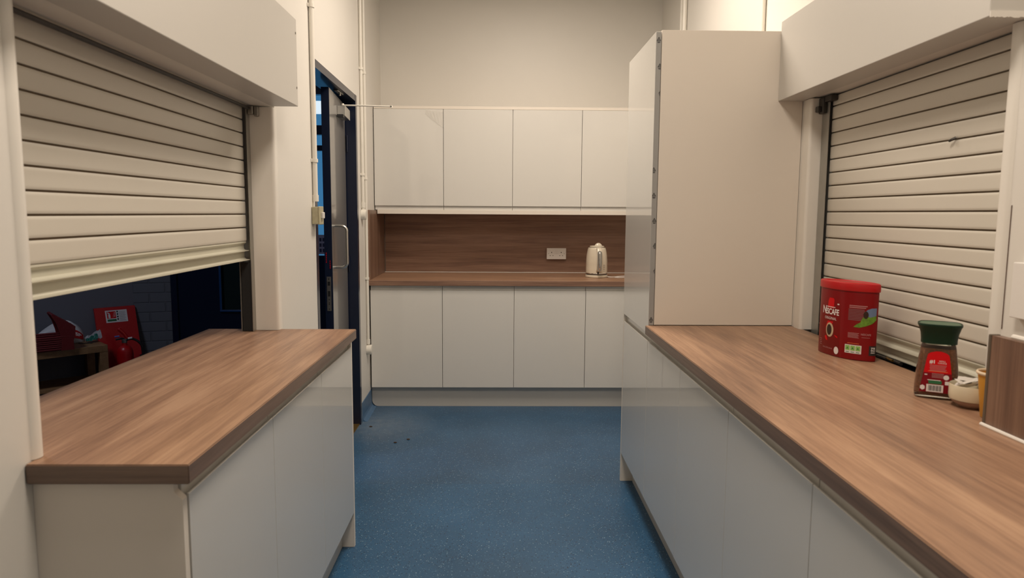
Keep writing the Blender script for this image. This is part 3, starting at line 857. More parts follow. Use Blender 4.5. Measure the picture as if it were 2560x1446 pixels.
bm = bmesh.new(); lathe(bm, kx+.0, ky-.083, [(.0062, TOP+.030), (.0062, TOP+.048)], 12); obj('switch', bm, M['darksteel'], r)
bm = bmesh.new()
def kf(u, v):
    a = -PI/2+.62+u/.078; rr = .0797
    return (kx+rr*math.cos(a), ky+rr*math.sin(a), TOP+v)
for k, (z, w) in enumerate(((.092, .010), (.082, .011), (.076, .009), (.068, .011), (.060, .010), (.048, .012))):
    put_quad(bm, -w, w, z, z+(.0025 if k % 2 == 0 else .0015), kf, 4)
obj('printed_text', bm, mat('kettle print', (.18, .15, .12), .5), r)
bm = bmesh.new()
cp = [(kx+.078, ky-.02, TOP+.006), (kx+.10, ky-.03, TOP+.004), (kx+.14, ky-.015, TOP+.0035), (kx+.18, ky+.03, TOP+.0035), (kx+.22, ky+.05, TOP+.0035), (kx+.25, ky+.04, TOP+.0035), (kx+.22, ky-.0, TOP+.009), (kx+.17, ky-.03, TOP+.009), (kx+.13, ky-.035, TOP+.0035), (kx+.15, ky-.06, TOP+.0035), (kx+.2, ky-.05, TOP+.0035), (kx+.30, ky+.0, TOP+.0035)]
def smooth_path(P, n=6):
    out = []
    P = [Vector(p) for p in P]
    for i in range(len(P)-1):
        a, b, c, d = P[max(i-1, 0)], P[i], P[i+1], P[min(i+2, len(P)-1)]
        for k in range(n):
            t = k/n
            out.append(.5*((2*b)+(-a+c)*t+(2*a-5*b+4*c-d)*t*t+(-a+3*b-3*c+d)*t*t*t))
    out.append(P[-1]); return out
tube(bm, smooth_path(cp), .0032, 8); obj('power_cord', bm, M['white_plastic'], r, smooth=True)

# ---------------------------------------------------------------- COFFEE CAN
A = Vector((1.104, 2.357)); B = Vector((1.2005, 2.166))
ax = (B-A); HA = ax.length/2; ax.normalize(); nn_ = Vector((-.64, -.768))
CC = (A+B)/2
HBk = .052
def can_xy(phi, grow=0.0):
    e = 2/1.55
    c, s = math.cos(phi), math.sin(phi)
    x = (HA+grow)*math.copysign(abs(c)**e, c); y = (HBk+grow)*math.copysign(abs(s)**e, s)
    return CC + ax*x + nn_*y
NP = 96
def canloop(grow, z): return [(*can_xy(2*PI*i/NP+.00001, grow), z) for i in range(NP)]
r = empty('coffee_tin', (CC.x, CC.y, TOP)); tag(r, 'large red coffee tin with red lid standing against the closed shutter', 'tin')
bm = bmesh.new(); rings(bm, [canloop(-.002, TOP+.0008), canloop(0, TOP+.003), canloop(0, TOP+.232)]); obj('body', bm, M['canred'], r, smooth=True)
bm = bmesh.new(); rings(bm, [canloop(.0035, TOP+.2235), canloop(.0045, TOP+.2255), canloop(.0045, TOP+.242), canloop(.003, TOP+.2475), canloop(-.001, TOP+.2500), canloop(-.006, TOP+.2505), canloop(-.010, TOP+.2475)]); obj('lid', bm, M['red'], r, smooth=True)
# front face parameterisation: fraction s in 0..1 from A to B along the camera-facing side
fr_pts = [can_xy(PI - PI*i/240) for i in range(241)]
acc = [0]
for a, b in zip(fr_pts, fr_pts[1:]): acc.append(acc[-1]+(b-a).length)
FL = acc[-1]
def can_at(s, z, off=.0006):
    s = min(max(s, 0), FL-1e-6)
    lo = 0
    while acc[lo+1] < s: lo += 1
    t = (s-acc[lo])/(acc[lo+1]-acc[lo])
    p = fr_pts[lo].lerp(fr_pts[lo+1], t)
    a = fr_pts[max(lo-3, 0)]; b = fr_pts[min(lo+4, 240)]
    tn = (b-a).normalized(); nrm = Vector((tn.y, -tn.x))
    if nrm.dot(nn_) < 0: nrm = -nrm
    q = p+nrm*off
    return (q.x, q.y, TOP+z)
def cf(s0, z0, off=.0006, slope=0): return lambda u, v: can_at(s0+u, z0+v+slope*u, off)
def part_text(name, items, m, parent, label=None):
    bm = bmesh.new()
    for it in items: it(bm)
    return obj(name, bm, m, parent, label=label)
T = lambda s, size, fn, bold=0, sx=1, sp=1: (lambda bm: put_text(bm, s, size, fn, bold, sx, sp))
Q = lambda u0, u1, v0, v1, fn, n=4: (lambda bm: put_quad(bm, u0, u1, v0, v1, fn, n))
def sliced_poly(bm, pts, fn, n=18):
    us = sorted({p[0] for p in pts} | {min(p[0] for p in pts)+(max(p[0] for p in pts)-min(p[0] for p in pts))*i/n for i in range(n+1)})
    def cross(u, ue):
        out = []
        for (a, b), (c, d) in zip(pts, pts[1:]+pts[:1]):
            if min(a, c) < ue < max(a, c):
                out.append((b+(d-b)*(ue-a)/(c-a), b+(d-b)*(u-a)/(c-a)))
        return [q[1] for q in sorted(out)]
    for a, b in zip(us, us[1:]):
        if b-a < 1e-7: continue
        m = (a+b)/2
        L_, R_ = cross(a, m), cross(b, m)
        for k in range(0, len(L_)-1, 2):
            q = [(a, L_[k]), (b, R_[k]), (b, R_[k+1]), (a, L_[k+1])]
            bm.faces.new([bm.verts.new(fn(*p)) for p in q])
    bmesh.ops.remove_doubles(bm, verts=bm.verts[:], dist=1e-6)
PO = lambda pts, fn: (lambda bm: sliced_poly(bm, pts, fn))
# red ribbon behind the name
F0 = cf(0.0790, .143, .0004)
part_text('ribbon_print', [PO([(-.016, .016), (.016, .016), (.017, .045), (.012, .050), (-.008, .050), (-.013, .040)], F0)], M['labred'], r)
part_text('ribbon_tail_print', [PO([(-.022, -.052), (-.012, -.028), (.016, -.028), (.006, -.046), (-.008, -.052)], F0)], M['labred'], r)
part_text('brand_lettering', [T('N', .036, cf(0.0470, .150, .0008), .0006, .85), T('ESCAFE', .027, cf(0.0855, .1465, .0008), .0006, .80, .95),
                              Q(-.022, .022, .0, .0022, cf(0.0800, .1615, .0008), 8), T('ORIGINAL', .0125, cf(0.0800, .1245, .0008), 0, .95, 1.1)], M['ink_white'], r)
cu = part_text('cup_print', [PO(ell(0, 0, .019, .024, 28), cf(0.0795, .086, .0008))], M['cup_ink'], r)
part_text('coffee_print', [PO(ell(-.002, 0, .0125, .018, 24), cf(0.0795, .086, .0012))], M['coffee_ink'], r)
part_text('bean_print', [PO([(-.012, 0), (-.002, .006), (.004, -.003), (.006, -.012), (-.004, -.010)], cf(0.0650, .060))], M['labred'], r)
part_text('cup_handle_print', [PO([(0, 0), (.014, -.004), (.016, -.010), (.004, -.006)], cf(0.1030, .073))], M['labred'], r)
part_text('small_print', [Q(-.006, .006, 0, .0016, cf(0.0310, .030+.006*k), 2) for k in range(4)] + [T('100% COFFEE BEANS', .0062, cf(0.0710, .024), 0, .9)], M['ink_pink'], r)
part_text('badge_print', [PO(ell(0, 0, .010, .0125, 16), cf(0.1150, .022))], M['ink_white'], r)
part_text('trademark_print', [Q(-.004, .004, 0, .004, cf(0.1150, .173), 2)], M['ink_white'], r)
part_text('back_panel_heading', [Q(-.028, .026, 0, .0025, cf(0.1840, .176), 8), Q(-.028, .022, 0, .0025, cf(0.1840, .1705), 8)], M['ink_pink'], r)
part_text('back_panel_text', [Q(-.028, .020-.001*k+(.003 if k % 3 else 0), 0, .0028, cf(0.1820, .164-.0048*k), 8) for k in range(8)], M['ink_grey'], r)
part_text('lower_text', [Q(-.018, .016-.003*(k % 2), 0, .0014, cf(0.1740, .088-.0036*k), 6) for k in range(5)] + [T('NESCAFE', .0085, cf(0.2100, .0865), .0001, .85), Q(-.012, .012, 0, .001, cf(0.2100, .0765), 4)], M['ink_pink'], r)
part_text('sky_picture', [PO([(-.015, -.008), (-.014, .006), (-.006, .016), (.006, .022), (.021, .023), (.021, -.008), (.004, -.010)], cf(0.2160, .150))], M['sky_ink'], r)
part_text('foliage_picture', [PO([(-.044, -.040), (-.034, -.030), (-.024, -.024), (-.018, -.008), (-.008, -.002), (.004, -.006), (.021, .000), (.021, -.014), (.010, -.026), (-.006, -.034), (-.026, -.041)], cf(0.2160, .149, .0009))], M['leafgreen'], r)
part_text('farmer_picture', [PO(ell(0, 0, .0075, .012, 14), cf(0.2070, .150, .0012))], M['coffee_ink'], r)
part_text('recycling_label', [Q(-.0255, .0255, -.012, .0155, cf(0.1740, .0345, .0007), 8)], M['ink_white'], r)
part_text('recycling_symbols', [Q(-.0235+.016*k, -.0095+.016*k, -.003, .0130, cf(0.1740, .0345, .0011), 3) for k in range(3)], M['lime'], r)
part_text('recycling_arrows', [PO([(-.0205+.016*k, 0), (-.0165+.016*k, .009), (-.0125+.016*k, 0), (-.0165+.016*k, .003)], cf(0.1740, .0345, .0014)) for k in range(3)]+[Q(-.022+.016*k, -.011+.016*k, -.009, -.007, cf(0.1740, .0345, .0011), 3) for k in range(3)], M['green_ink'], r)
part_text('orange_line', [Q(-.018, .018, 0, .0016, cf(0.1740, .0545), 6)], M['ink_orange'], r)
part_text('black_label', [Q(-.010, .012, -.014, .017, cf(0.2310, .0345, .0007), 6)], M['ink_black'], r)
part_text('black_label_print', [T('60', .016, cf(0.2325, .038, .0011), 0, .8), Q(-.006, .006, -.006, -.004, cf(0.2325, .0345, .0011), 2), Q(-.006, .006, .010, .012, cf(0.2325, .0345, .0011), 2)], M['ink_white'], r)

# ---------------------------------------------------------------- COFFEE JAR
JC = Vector((1.131, 1.748)); jf = Vector((-.50, -.866)); jf.normalize(); js = Vector((-jf.y, jf.x))   # js = right as seen
def jloop(a, b, z, n=48, e=.42):
    out = []
    for i in range(n):
        t = 2*PI*i/n
        c, s = math.cos(t), math.sin(t)
        x = a*math.copysign(abs(c)**e, c); y = b*math.copysign(abs(s)**e, s)
        q = JC + js*x + jf*y
        out.append((q.x, q.y, TOP+z))
    return out
r = empty('coffee_jar', (JC.x, JC.y, TOP)); tag(r, 'glass jar of coffee granules with dark green lid beside the sachet bowl', 'jar')
outer = [(.044, .034, .0008), (.048, .038, .004), (.0495, .0395, .014), (.0490, .039, .035), (.0460, .036, .075), (.0425, .033, .105), (.0395, .0305, .128), (.0375, .029, .138), (.0350, .027, .143)]
bm = bmesh.new(); rings(bm, [jloop(a, b, z) for a, b, z in outer]); obj('glass_body', bm, M['glass'], r, smooth=True)
inner = [(.036, .027, .010), (.0420, .032, .015), (.0430, .033, .035), (.0402, .0302, .075), (.0372, .0275, .105), (.0345, .0253, .122), (.0335, .0245, .128)]
bm = bmesh.new(); rings(bm, [jloop(a, b, z) for a, b, z in inner]); obj('coffee_granules', bm, M['coffee'], r, smooth=True)
bm = bmesh.new(); rings(bm, [jloop(a, b, z, e=.6) for a, b, z in [(.0405, .0315, .1415), (.0405, .0315, .150), (.0425, .0335, .166), (.0475, .0385, .183), (.0500, .0410, .1875), (.0495, .0405, .1915), (.047, .038, .1925), (.0455, .0365, .1900)]]); obj('lid', bm, M['lidgreen'], r, smooth=True)
bm = bmesh.new(); rings(bm, [jloop(a, b, z, e=.6) for a, b, z in [(.0452, .0362, .1903), (.0452, .0362, .1912)]]); obj('lid_disc', bm, M['lidtop'], r)
def jb(z):
    for (a0, b0, z0), (a1, b1, z1) in zip(outer, outer[1:]):
        if z0 <= z <= z1: return b0+(b1-b0)*(z-z0)/(z1-z0)
    return outer[-1][1]
def ja(z):
    for (a0, b0, z0), (a1, b1, z1) in zip(outer, outer[1:]):
        if z0 <= z <= z1: return a0+(a1-a0)*(z-z0)/(z1-z0)
    return outer[-1][0]
def jfn(off):
    def f(u, v):
        a, b = ja(v), jb(v)
        q = max(0, 1-(abs(u)/a)**(2/.42))
        y = b*q**(.42/2)
        p = JC+js*u+jf*(y+off)
        return (p.x, p.y, TOP+v)
    return f
# label: upper bright red, lower dark red; strips so that it follows the glass
def lab_half(v):
    t = (v-.018)/(.123-.018)
    w = .038-.0155*t
    if v > .112: w *= math.sqrt(max(0, 1-((v-.112)/.0115)**2))
    return w
def lab_strip(v0, v1, off, m, name, n=14):
    bm = bmesh.new()
    for i in range(n):
        a, b = v0+(v1-v0)*i/n, v0+(v1-v0)*(i+1)/n
        wa, wb = lab_half(a), max(lab_half(b), .0005)
        for k in range(6):
            s, t = -1+2*k/6, -1+2*(k+1)/6
            f = jfn(off)
            bm.faces.new([bm.verts.new(f(*p)) for p in ((wa*s, a), (wa*t, a), (wb*t, b), (wb*s, b))])
    return obj(name, bm, m, r)
lab_strip(.068, .1232, .0006, M['labred'], 'label_top')
lab_strip(.018, .068, .0006, M['labdark'], 'label_bottom')
jo = jfn(.0010); jo2 = jfn(.0014)
def jt(s, size, u, v, bold=0, sx=1): return lambda bm: put_text(bm, s, size, lambda a, b: jo(a+u, b+v), bold, sx)
def jq(u0, u1, v0, v1, f=None): return lambda bm: put_quad(bm, u0, u1, v0, v1, f or jo, 2)
part_text('label_heading', [jt('#1', .012, -.012, .096, .0004, 1.0), jt('REFILL', .0052, .009, .0985), jt('CHOICE', .0052, .009, .0935)], M['ink_white'], r)
part_text('label_text', [jq(-.018+.001*(k % 2), .019-.0015*(k % 3), .087-.0034*k, .0882-.0034*k) for k in range(5)] + [jq(-.012, .014, .066-.0032*k, .0672-.0032*k) for k in range(4)], M['ink_pink'], r)
part_text('label_orange_line', [jq(-.021, .022, .0716, .0732)], M['ink_orange'], r)
part_text('label_badges', [lambda bm: put_poly(bm, ell(.0195, .0585, .0062, .0062, 18), jo), lambda bm: put_poly(bm, ell(-.031, .029, .006, .0068, 6, PI/6, 2*PI+PI/6), jo), jq(-.028, -.022, .0615, .064), jq(-.021, .008, .0488, .0505), jq(.0175, .0265, .040, .049)], M['ink_white'], r)
part_text('label_green_block', [jq(-.0185, .0105, .0405, .0486)], M['green_ink'], r)
bc = part_text('barcode_panel', [jq(-.0225, .0145, .018+.0015, .0385)], M['ink_white'], r)
part_text('barcode', [jq(-.018+.0024*k, -.018+.0024*k+(.0014 if k % 3 else .0008), .0225, .0365, jo2) for k in range(12)], M['ink_black'], r)

# ---------------------------------------------------------------- BOWL OF SACHETS
bx_, by_ = 1.158, 1.648
r = empty('sugar_bowl', (bx_, by_, TOP)); tag(r, 'small cream stacking bowl full of paper sachets next to the jar', 'bowl')
bm = bmesh.new(); lathe(bm, bx_, by_, [(.026, TOP+.0008), (.030, TOP+.004), (.041, TOP+.012), (.047, TOP+.0185)], 36, True, False)
obj('foot', bm, M['bowl_base'], r, smooth=True, label='bare unglazed foot')
bm = bmesh.new(); lathe(bm, bx_, by_, [(.0465, TOP+.0186), (.0485, TOP+.020), (.0500, TOP+.026), (.0500, TOP+.054), (.0488, TOP+.056), (.0472, TOP+.054), (.0468, TOP+.028), (.040, TOP+.014), (.012, TOP+.008)], 36, True, True)
obj('bowl_wall', bm, M['bowl'], r, smooth=True)
def sachet_bm():
    bm = bmesh.new()
    nx_, ny_ = 6, 3
    V = {}
    for sgn in (1, -1):
        for i in range(nx_+1):
            for j in range(ny_+1):
                u, v = i/nx_, j/ny_
                h = .0018*math.sin(PI*min(max((u-.08)/.84, 0), 1))*math.sin(PI*v)*sgn
                V[sgn, i, j] = bm.verts.new(((u-.5)*.058, (v-.5)*.019, h+.0004*math.sin(u*9)))
        for i in range(nx_):
            for j in range(ny_):
                f = (V[sgn, i, j], V[sgn, i+1, j], V[sgn, i+1, j+1], V[sgn, i, j+1])
                bm.faces.new(f if sgn > 0 else f[::-1])
    return bm
spots = [(-.020, -.014, .053, .35, .25, 2.4, 'leaning out over the rim towards the jar'), (-.014, .010, .056, .3, .1, .4, 'lying flat at the back left of the bowl'),
         (.004, -.016, .055, -.2, .18, 1.2, 'at the front of the bowl'), (.010, .008, .061, .15, -.1, -.3, 'on top of the pile at the back'),
         (.016, -.008, .059, -.25, .22, .8, 'tilted near the yellow cup'), (-.004, .0, .064, .2, .0, -.7, 'topmost at the middle of the pile'),
         (.020, .018, .057, .1, .2, .1, 'at the back right against the rim'), (-.020, .000, .058, -.3, .3, 1.9, 'standing up beside the left rim')]
src = None
for i, (dx, dy, dz, rx, ry, rz, w) in enumerate(spots):
    if src is None:
        o = obj('sugar_sachet', sachet_bm(), M['paper']); src = o
    else:
        o = src.copy(); COL.objects.link(o)
    o.location = (bx_+dx, by_+dy, TOP+dz+.004); o.rotation_euler = (rx*1.6, ry*1.5, rz)
    tag(o, 'white paper sachet in cream bowl, ' + w, 'sachet', 'paper sachets in the bowl')

# yellow cup behind the upstand end
cxp, cyp = 1.146, 1.553
r = empty('paper_cup', (cxp, cyp, TOP)); tag(r, 'yellow paper cup half hidden behind the near upstand', 'cup')
bm = bmesh.new(); lathe(bm, cxp, cyp, [(.026, TOP+.0008), (.027, TOP+.002), (.0375, TOP+.104), (.0365, TOP+.104), (.0262, TOP+.006), (.003, TOP+.006)], 36, True, True)
obj('cup_wall', bm, M['yellow'], r, smooth=True)
bm = bmesh.new()
rings(bm, [[(cxp+(.0385+.0026*math.cos(t))*math.cos(2*PI*i/36), cyp+(.0385+.0026*math.cos(t))*math.sin(2*PI*i/36), TOP+.1055+.004*math.sin(t)) for i in range(36)] for t in [2*PI*k/10 for k in range(11)]], cap0=False, cap1=False)
obj('rim', bm, M['cuprim'], r, smooth=True)

# bits of debris on the floor
for (x, y, l) in ((-.621, 4.07, 'brown crumb on the blue floor nearer the left counter'), (-.55, 4.13, 'small dark crumb on the blue floor towards the rear cabinets'), (-.825, 4.384, 'orange-brown crumb on the floor beside the door frame')):
    bm = bmesh.new(); bmesh.ops.create_icosphere(bm, subdivisions=2, radius=.006)
    for v in bm.verts: v.co = Vector((v.co.x*1.5*(1+.4*random.random()), v.co.y*(1+.4*random.random()), v.co.z*.5+.0032))+Vector((x, y, 0))
    o = obj('crumb', bm, mat('crumb', (.05, .025, .01), .8), origin=(x, y, 0)); tag(o, l, 'crumb')

# ---------------------------------------------------------------- HALL BEYOND THE LEFT HATCH
HX0 = -5.2
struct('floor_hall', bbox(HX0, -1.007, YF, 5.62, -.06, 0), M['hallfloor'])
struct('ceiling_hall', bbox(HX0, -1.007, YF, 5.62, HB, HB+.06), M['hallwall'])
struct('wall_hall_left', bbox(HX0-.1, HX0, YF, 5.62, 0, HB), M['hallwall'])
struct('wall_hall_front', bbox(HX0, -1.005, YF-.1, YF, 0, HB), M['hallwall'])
# diagonal wall from far left to the brick pier:  y = x + 8.098
q0 = Vector((HX0, HX0+8.098)); q1 = Vector((-2.775, 5.323)); dn = Vector((-.7071, .7071))*.1
bm = bmesh.new(); c = [q0, q1, q1+dn, q0+dn]
rings(bm, [[(p.x, p.y, 0) for p in c], [(p.x, p.y, HB) for p in c]]); struct('wall_hall_diagonal', bm, M['hallwall'])
pr = empty('wall_hall_pier', (-2.787, 5.311, 0)); pr['kind'] = 'structure'
bm = bmesh.new(); box(bm, 0, .265, 0, .1, 0, HB, .004)
me = bpy.data.meshes.new('brick_pier'); bm.to_mesh(me); bm.free(); me.materials.append(M['brick'])
o = bpy.data.objects.new('brick_face', me); COL.objects.link(o); o.parent = pr; o.rotation_euler = (0, 0, math.radians(17))
YH = 5.40
bm = bmesh.new()
box(bm, -2.534, -1.70, YH, YH+.1, 2.10, HB); box(bm, -1.70, -1.62, YH, YH+.1, 0, HB)
box(bm, -1.62, -1.22, YH, YH+.1, 2.42, HB); box(bm, -1.22, -1.005, YH, YH+.1, 0, HB)
struct('wall_hall_back', bm, M['hallwall'])
r = empty('door_2', (-2.1, YH, 0)); r['kind'] = 'structure'
bm = bmesh.new(); box(bm, -2.534, -2.49, YH-.01, YH+.09, .001, 2.099); box(bm, -1.745, -1.701, YH-.01, YH+.09, .001, 2.099); box(bm, -2.49, -1.745, YH-.01, YH+.09, 2.05, 2.099)
obj('door_frame', bm, M['navy'], r)
bm = bmesh.new()
box(bm, -2.488, -2.165, YH+.01, YH+.055, .006, 2.047); box(bm, -1.86, -1.747, YH+.01, YH+.055, .006, 2.047); box(bm, -2.165, -1.86, YH+.01, YH+.055, .006, .600); box(bm, -2.165, -1.86, YH+.01, YH+.055, 1.85, 2.047)
lf2 = obj('door_leaf', bm, M['navy'], r)
obj('vision_panel', bbox(-2.165, -1.86, YH+.028, YH+.034, .600, 1.85), M['pane_dark'], lf2)
bm = bmesh.new(); box(bm, -2.167, -1.858, YH-.008, YH+.010, .600, .616, .003); box(bm, -2.167, -2.150, YH-.004, YH+.010, .616, 1.85, .003)
obj('glazing_bead', bm, M['navy_highlight'], lf2)
# glazed exit door with fanlight, seen through the kitchen doorway
r = empty('door_3', (-1.42, YH, 0)); r['kind'] = 'structure'
bm = bmesh.new()
for a in ((-1.6195, -1.575, 0.001, 2.419), (-1.265, -1.2205, 0.001, 2.419), (-1.575, -1.265, 2.37, 2.419), (-1.575, -1.265, 1.96, 2.03), (-1.575, -1.265, .001, 1.04), (-1.575, -1.265, 1.84, 1.88)):
    box(bm, a[0], a[1], YH+.01, YH+.07, a[2], a[3])
box(bm, -1.575, -1.265, YH+.01, YH+.07, 2.26, 2.37)
lf3 = obj('door_frame', bm, M['navy'], r)
obj('pane', bbox(-1.575, -1.265, YH+.038, YH+.042, 1.04, 1.84), M['pane'], lf3)
obj('pane', bbox(-1.575, -1.265, YH+.038, YH+.042, 1.88, 1.96), M['pane'], lf3)
obj('pane', bbox(-1.575, -1.265, YH+.038, YH+.042, 2.03, 2.26), M['pane'], lf3)
bm = bmesh.new(); box(bm, -1.43, -1.33, YH+.034, YH+.0375, 1.05, 1.20)
o = obj('notice', bm, M['notice'], lf3)
bm = bmesh.new()
for i in range(4):
    for j in range(3): box(bm, -1.42+.024*i, -1.404+.024*i, YH+.0332, YH+.0339, 1.065+.042*j, 1.092+.042*j)
obj('notice_print', bm, mat('notice ink', (.02, .02, .06), .6), lf3)

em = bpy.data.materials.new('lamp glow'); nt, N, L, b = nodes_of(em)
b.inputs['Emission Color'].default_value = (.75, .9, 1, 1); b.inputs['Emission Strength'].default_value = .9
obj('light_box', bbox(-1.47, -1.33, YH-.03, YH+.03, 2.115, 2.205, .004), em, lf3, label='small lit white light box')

# fire point board, leaning back on the diagonal wall
U = Vector((.7071, .7071, 0)); Nn = Vector((.7071, -.7071, 0))
P0 = Vector((-2.98, 5.118, 0))
def dg(u, n, z): return P0+U*u+Nn*n+Vector((0, 0, z))
def lean(u, off, z): return tuple(dg(u, .006+.19*(1-z/.662)+off, z))
def lbd(bm, u0, u1, o0, o1, z0, z1):
    rings(bm, [[lean(u0, o0, z0), lean(u1, o0, z0), lean(u1, o1, z0), lean(u0, o1, z0)], [lean(u0, o0, z1), lean(u1, o0, z1), lean(u1, o1, z1), lean(u0, o1, z1)]])
r = empty('fire_point_board', tuple(dg(.137, .1, 0))); tag(r, 'red fire point board leaning on the hall wall behind the extinguisher', 'board')
bm = bmesh.new(); lbd(bm, 0, .275, 0, .02, .002, .662); obj('back_board', bm, M['red'], r)
fu = lambda off: (lambda u, v: lean(u, .0206+off, v))
def Lq(u0, u1, v0, v1, f, n=1): return lambda bm: put_quad(bm, u0, u1, v0, v1, f, n)
bm = bmesh.new(); lbd(bm, .068, .215, .0202, .0212, .552, .640); sg = obj('instruction_sign', bm, M['ink_white'], r)
f1 = fu(.0010)
part_text('pictogram_field', [Lq(.078, .138, .582, .632, f1)], M['labred'], sg)
f2 = fu(.0014)
part_text('pictogram', [Lq(.086, .100, .585, .612, f2), Lq(.089, .097, .613, .622, f2), Lq(.083, .089, .618, .628, f2),
                        *[(lambda k: PO([(.112+.002*k, .590+.009*k), (.134, .600+.009*k), (.134, .596+.009*k)], f2))(k) for k in range(4)]], M['ink_white'], sg)
part_text('caption_bar', [Lq(.078, .138, .561, .576, f1)], M['green_ink'], sg)
part_text('class_symbols', [Lq(.144, .154, .622-.018*k, .634-.018*k, f1) for k in range(4)], M['ink_black'], sg)
part_text('sign_text', [Lq(.160, .205-.004*(k % 3), .560+.0065*k, .562+.0065*k, f1) for k in range(11)], mat('sign grey print', (.3, .3, .32), .6), sg)

# extinguisher
ex, ey = -2.70, 5.001
r = empty('fire_extinguisher', (ex, ey, 0)); tag(r, 'small red fire extinguisher with black hose standing on the hall floor', 'extinguisher')
bm = bmesh.new(); lathe(bm, ex, ey, [(.048, .001), (.053, .006), (.0545, .02), (.0545, .345), (.052, .370), (.045, .390), (.032, .404), (.018, .412), (.016, .43)], 36); obj('cylinder', bm, M['red'], r, smooth=True)
bm = bmesh.new(); lathe(bm, ex, ey, [(.018, .4305), (.018, .452), (.012, .456)], 20); vv = obj('valve', bm, M['steel'], r, smooth=True)
uu = Vector((.92, .39, 0)).normalized()
def eo(a, z, b=0): return tuple(Vector((ex, ey, 0))+uu*a+Vector((-uu.y, uu.x, 0))*b+Vector((0, 0, z)))
bm = bmesh.new(); tube(bm, [eo(.0, .456), eo(-.02, .462), eo(-.055, .455)], [.009, .008, .006], 10); obj('carry_handle', bm, M['black'], vv)
bm = bmesh.new(); tube(bm, [eo(.020, .462), eo(.0, .495), eo(-.030, .530), eo(-.038, .532)], [.012, .012, .014, .008], 10); obj('squeeze_lever', bm, M['red'], vv)
bm = bmesh.new(); tube(bm, [eo(-.060, .476), eo(-.030, .478)], .006, 10); obj('safety_tag', bm, mat('blue tag', (.12, .15, .5), .4), vv)
bm = bmesh.new(); tube(bm, [eo(.025, .462, -.02), eo(.052, .466, -.02)], .007, 10); obj('gauge', bm, M['white_plastic'], vv)
bm = bmesh.new(); tube(bm, smooth_path([eo(.012, .45), eo(.05, .455), eo(.085, .435), (ex+.10, ey+.045, .40), (ex+.105, ey+.045, .36), (ex+.10, ey+.04, .30), (ex+.085, ey+.03, .24)]), .0085, 10); obj('hose', bm, M['black'], r, smooth=True)
bm = bmesh.new(); tube(bm, [(ex+.103, ey+.042, .335), (ex+.10, ey+.04, .20)], [.018, .022], 14); obj('nozzle', bm, M['black'], r, smooth=True)

# coffee table turned 45 degrees
Cn = Vector((-2.716, 4.815, 0)); tu = Vector((-.7071, -.7071, 0)); tv = Vector((-.7071, .7071, 0))
MT = Matrix(((tu.x, tv.x, 0, Cn.x), (tu.y, tv.y, 0, Cn.y), (0, 0, 1, 0), (0, 0, 0, 1)))
def tb(*a, bev=0):
    bm = bmesh.new(); box(bm, *a, bev, rot=MT); return bm
r = empty('coffee_table', tuple(MT @ Vector((.45, .18, 0)))); tag(r, 'low oak effect coffee table with lower shelf in the hall beyond the hatch', 'table')
TMAT = wood('oak table top', 0, [(.36, (.20, .10, .04)), (.5, (.30, .16, .07)), (.62, (.38, .22, .10))])
obj('table_top', tb(0, .9, 0, .365, .403, .45, bev=.002), TMAT, r)
for a, b in ((0, 0), (.848, 0), (0, .313), (.848, .313)):
    obj('leg', tb(a+.0005, a+.0515, b+.0005, b+.0515, .001, .4025), TMAT, r)
obj('shelf', tb(.052, .847, .02, .345, .17, .188), TMAT, r)

# red basket on the table
r = empty('basket', (-2.99, 4.66, .45)); tag(r, 'dark red wicker basket with a tall curved end on the coffee table', 'basket')
BD = (math.cos(math.radians(40)), math.sin(math.radians(40)))
bM = Matrix.Translation((-2.918, 4.705, .4508)) @ Matrix.Rotation(math.radians(220), 4, 'Z')
def bsk(bm): bmesh.ops.transform(bm, matrix=bM, verts=bm.verts[:])
bm = bmesh.new()
prof_o = [(.0, .0), (.30, .0), (.32, .10), (.07, .105), (.035, .115)]
box(bm, .0, .34, -.085, .085, 0, .008)
for s in (-1, 1):
    for k in range(7):
        z = .010+.0135*k
        tube(bm, [(.0-.001*k, s*(.085+.001*k), z), (.17, s*(.088+.001*k), z+.0015*(k % 2)), (.34, s*(.085+.001*k), z)], .0075, 8)
for k in range(7):
    z = .010+.0135*k
    tube(bm, [(.342, -.085, z), (.342, .085, z)], .0075, 8)
bsk(bm); obj('tray', bm, M['red_dark'], r)
bm = bmesh.new()
pts = [(-.02, .0), (.055, .0), (.050, .06), (.058, .12), (.075, .185), (.100, .235), (.085, .243), (.050, .215), (-.018, .165), (-.032, .150), (-.030, .10), (-.018, .06)]
extrude(bm, pts, lambda a, b, w: (a, w, b+.001), -.098, -.086)
extrude(bm, pts, lambda a, b, w: (a, w, b+.001), .086, .098)
for k in range(6):
    t = k/5
    tube(bm, [(-.028+.118*t, -.09, .150+.088*t), (-.028+.118*t, .09, .150+.088*t)], .007, 8)
bsk(bm); obj('raised_end', bm, M['red_dark'], r)

# white carrier bag with red band
r = empty('carrier_bag', (-3.07, 4.90, .451)); tag(r, 'crumpled white plastic bag with a red lettered band behind the basket', 'bag')
bu = Vector((.86, .50, 0)).normalized(); bn = Vector((bu.y, -bu.x, 0))
Bc = Vector((-3.082, 4.880, .4515))
def bagpt(u, a, off=0):
    # u along length -.155..155, a angle 0 (front bottom) .. PI (back bottom)
    w = max(0, 1-(abs(u)/.15)**3.0)**.5
    h = (.135+.02*math.sin(u*18+.5))*w*(1+.06*math.sin(a*5+u*30)); d = (.065+.01*math.sin(u*25))*w
    p = Bc+bu*u+bn*((d+off)*math.cos(a)*(1+.05*math.sin(u*50+a*3)))+Vector((0, 0, (h+off)*math.sin(a)**.8 if math.sin(a) > 0 else 0))
    return p
bm = bmesh.new()
loops = [[bagpt(-.1495+.299*i/28, PI*k/14) for k in range(15)] for i in range(29)]
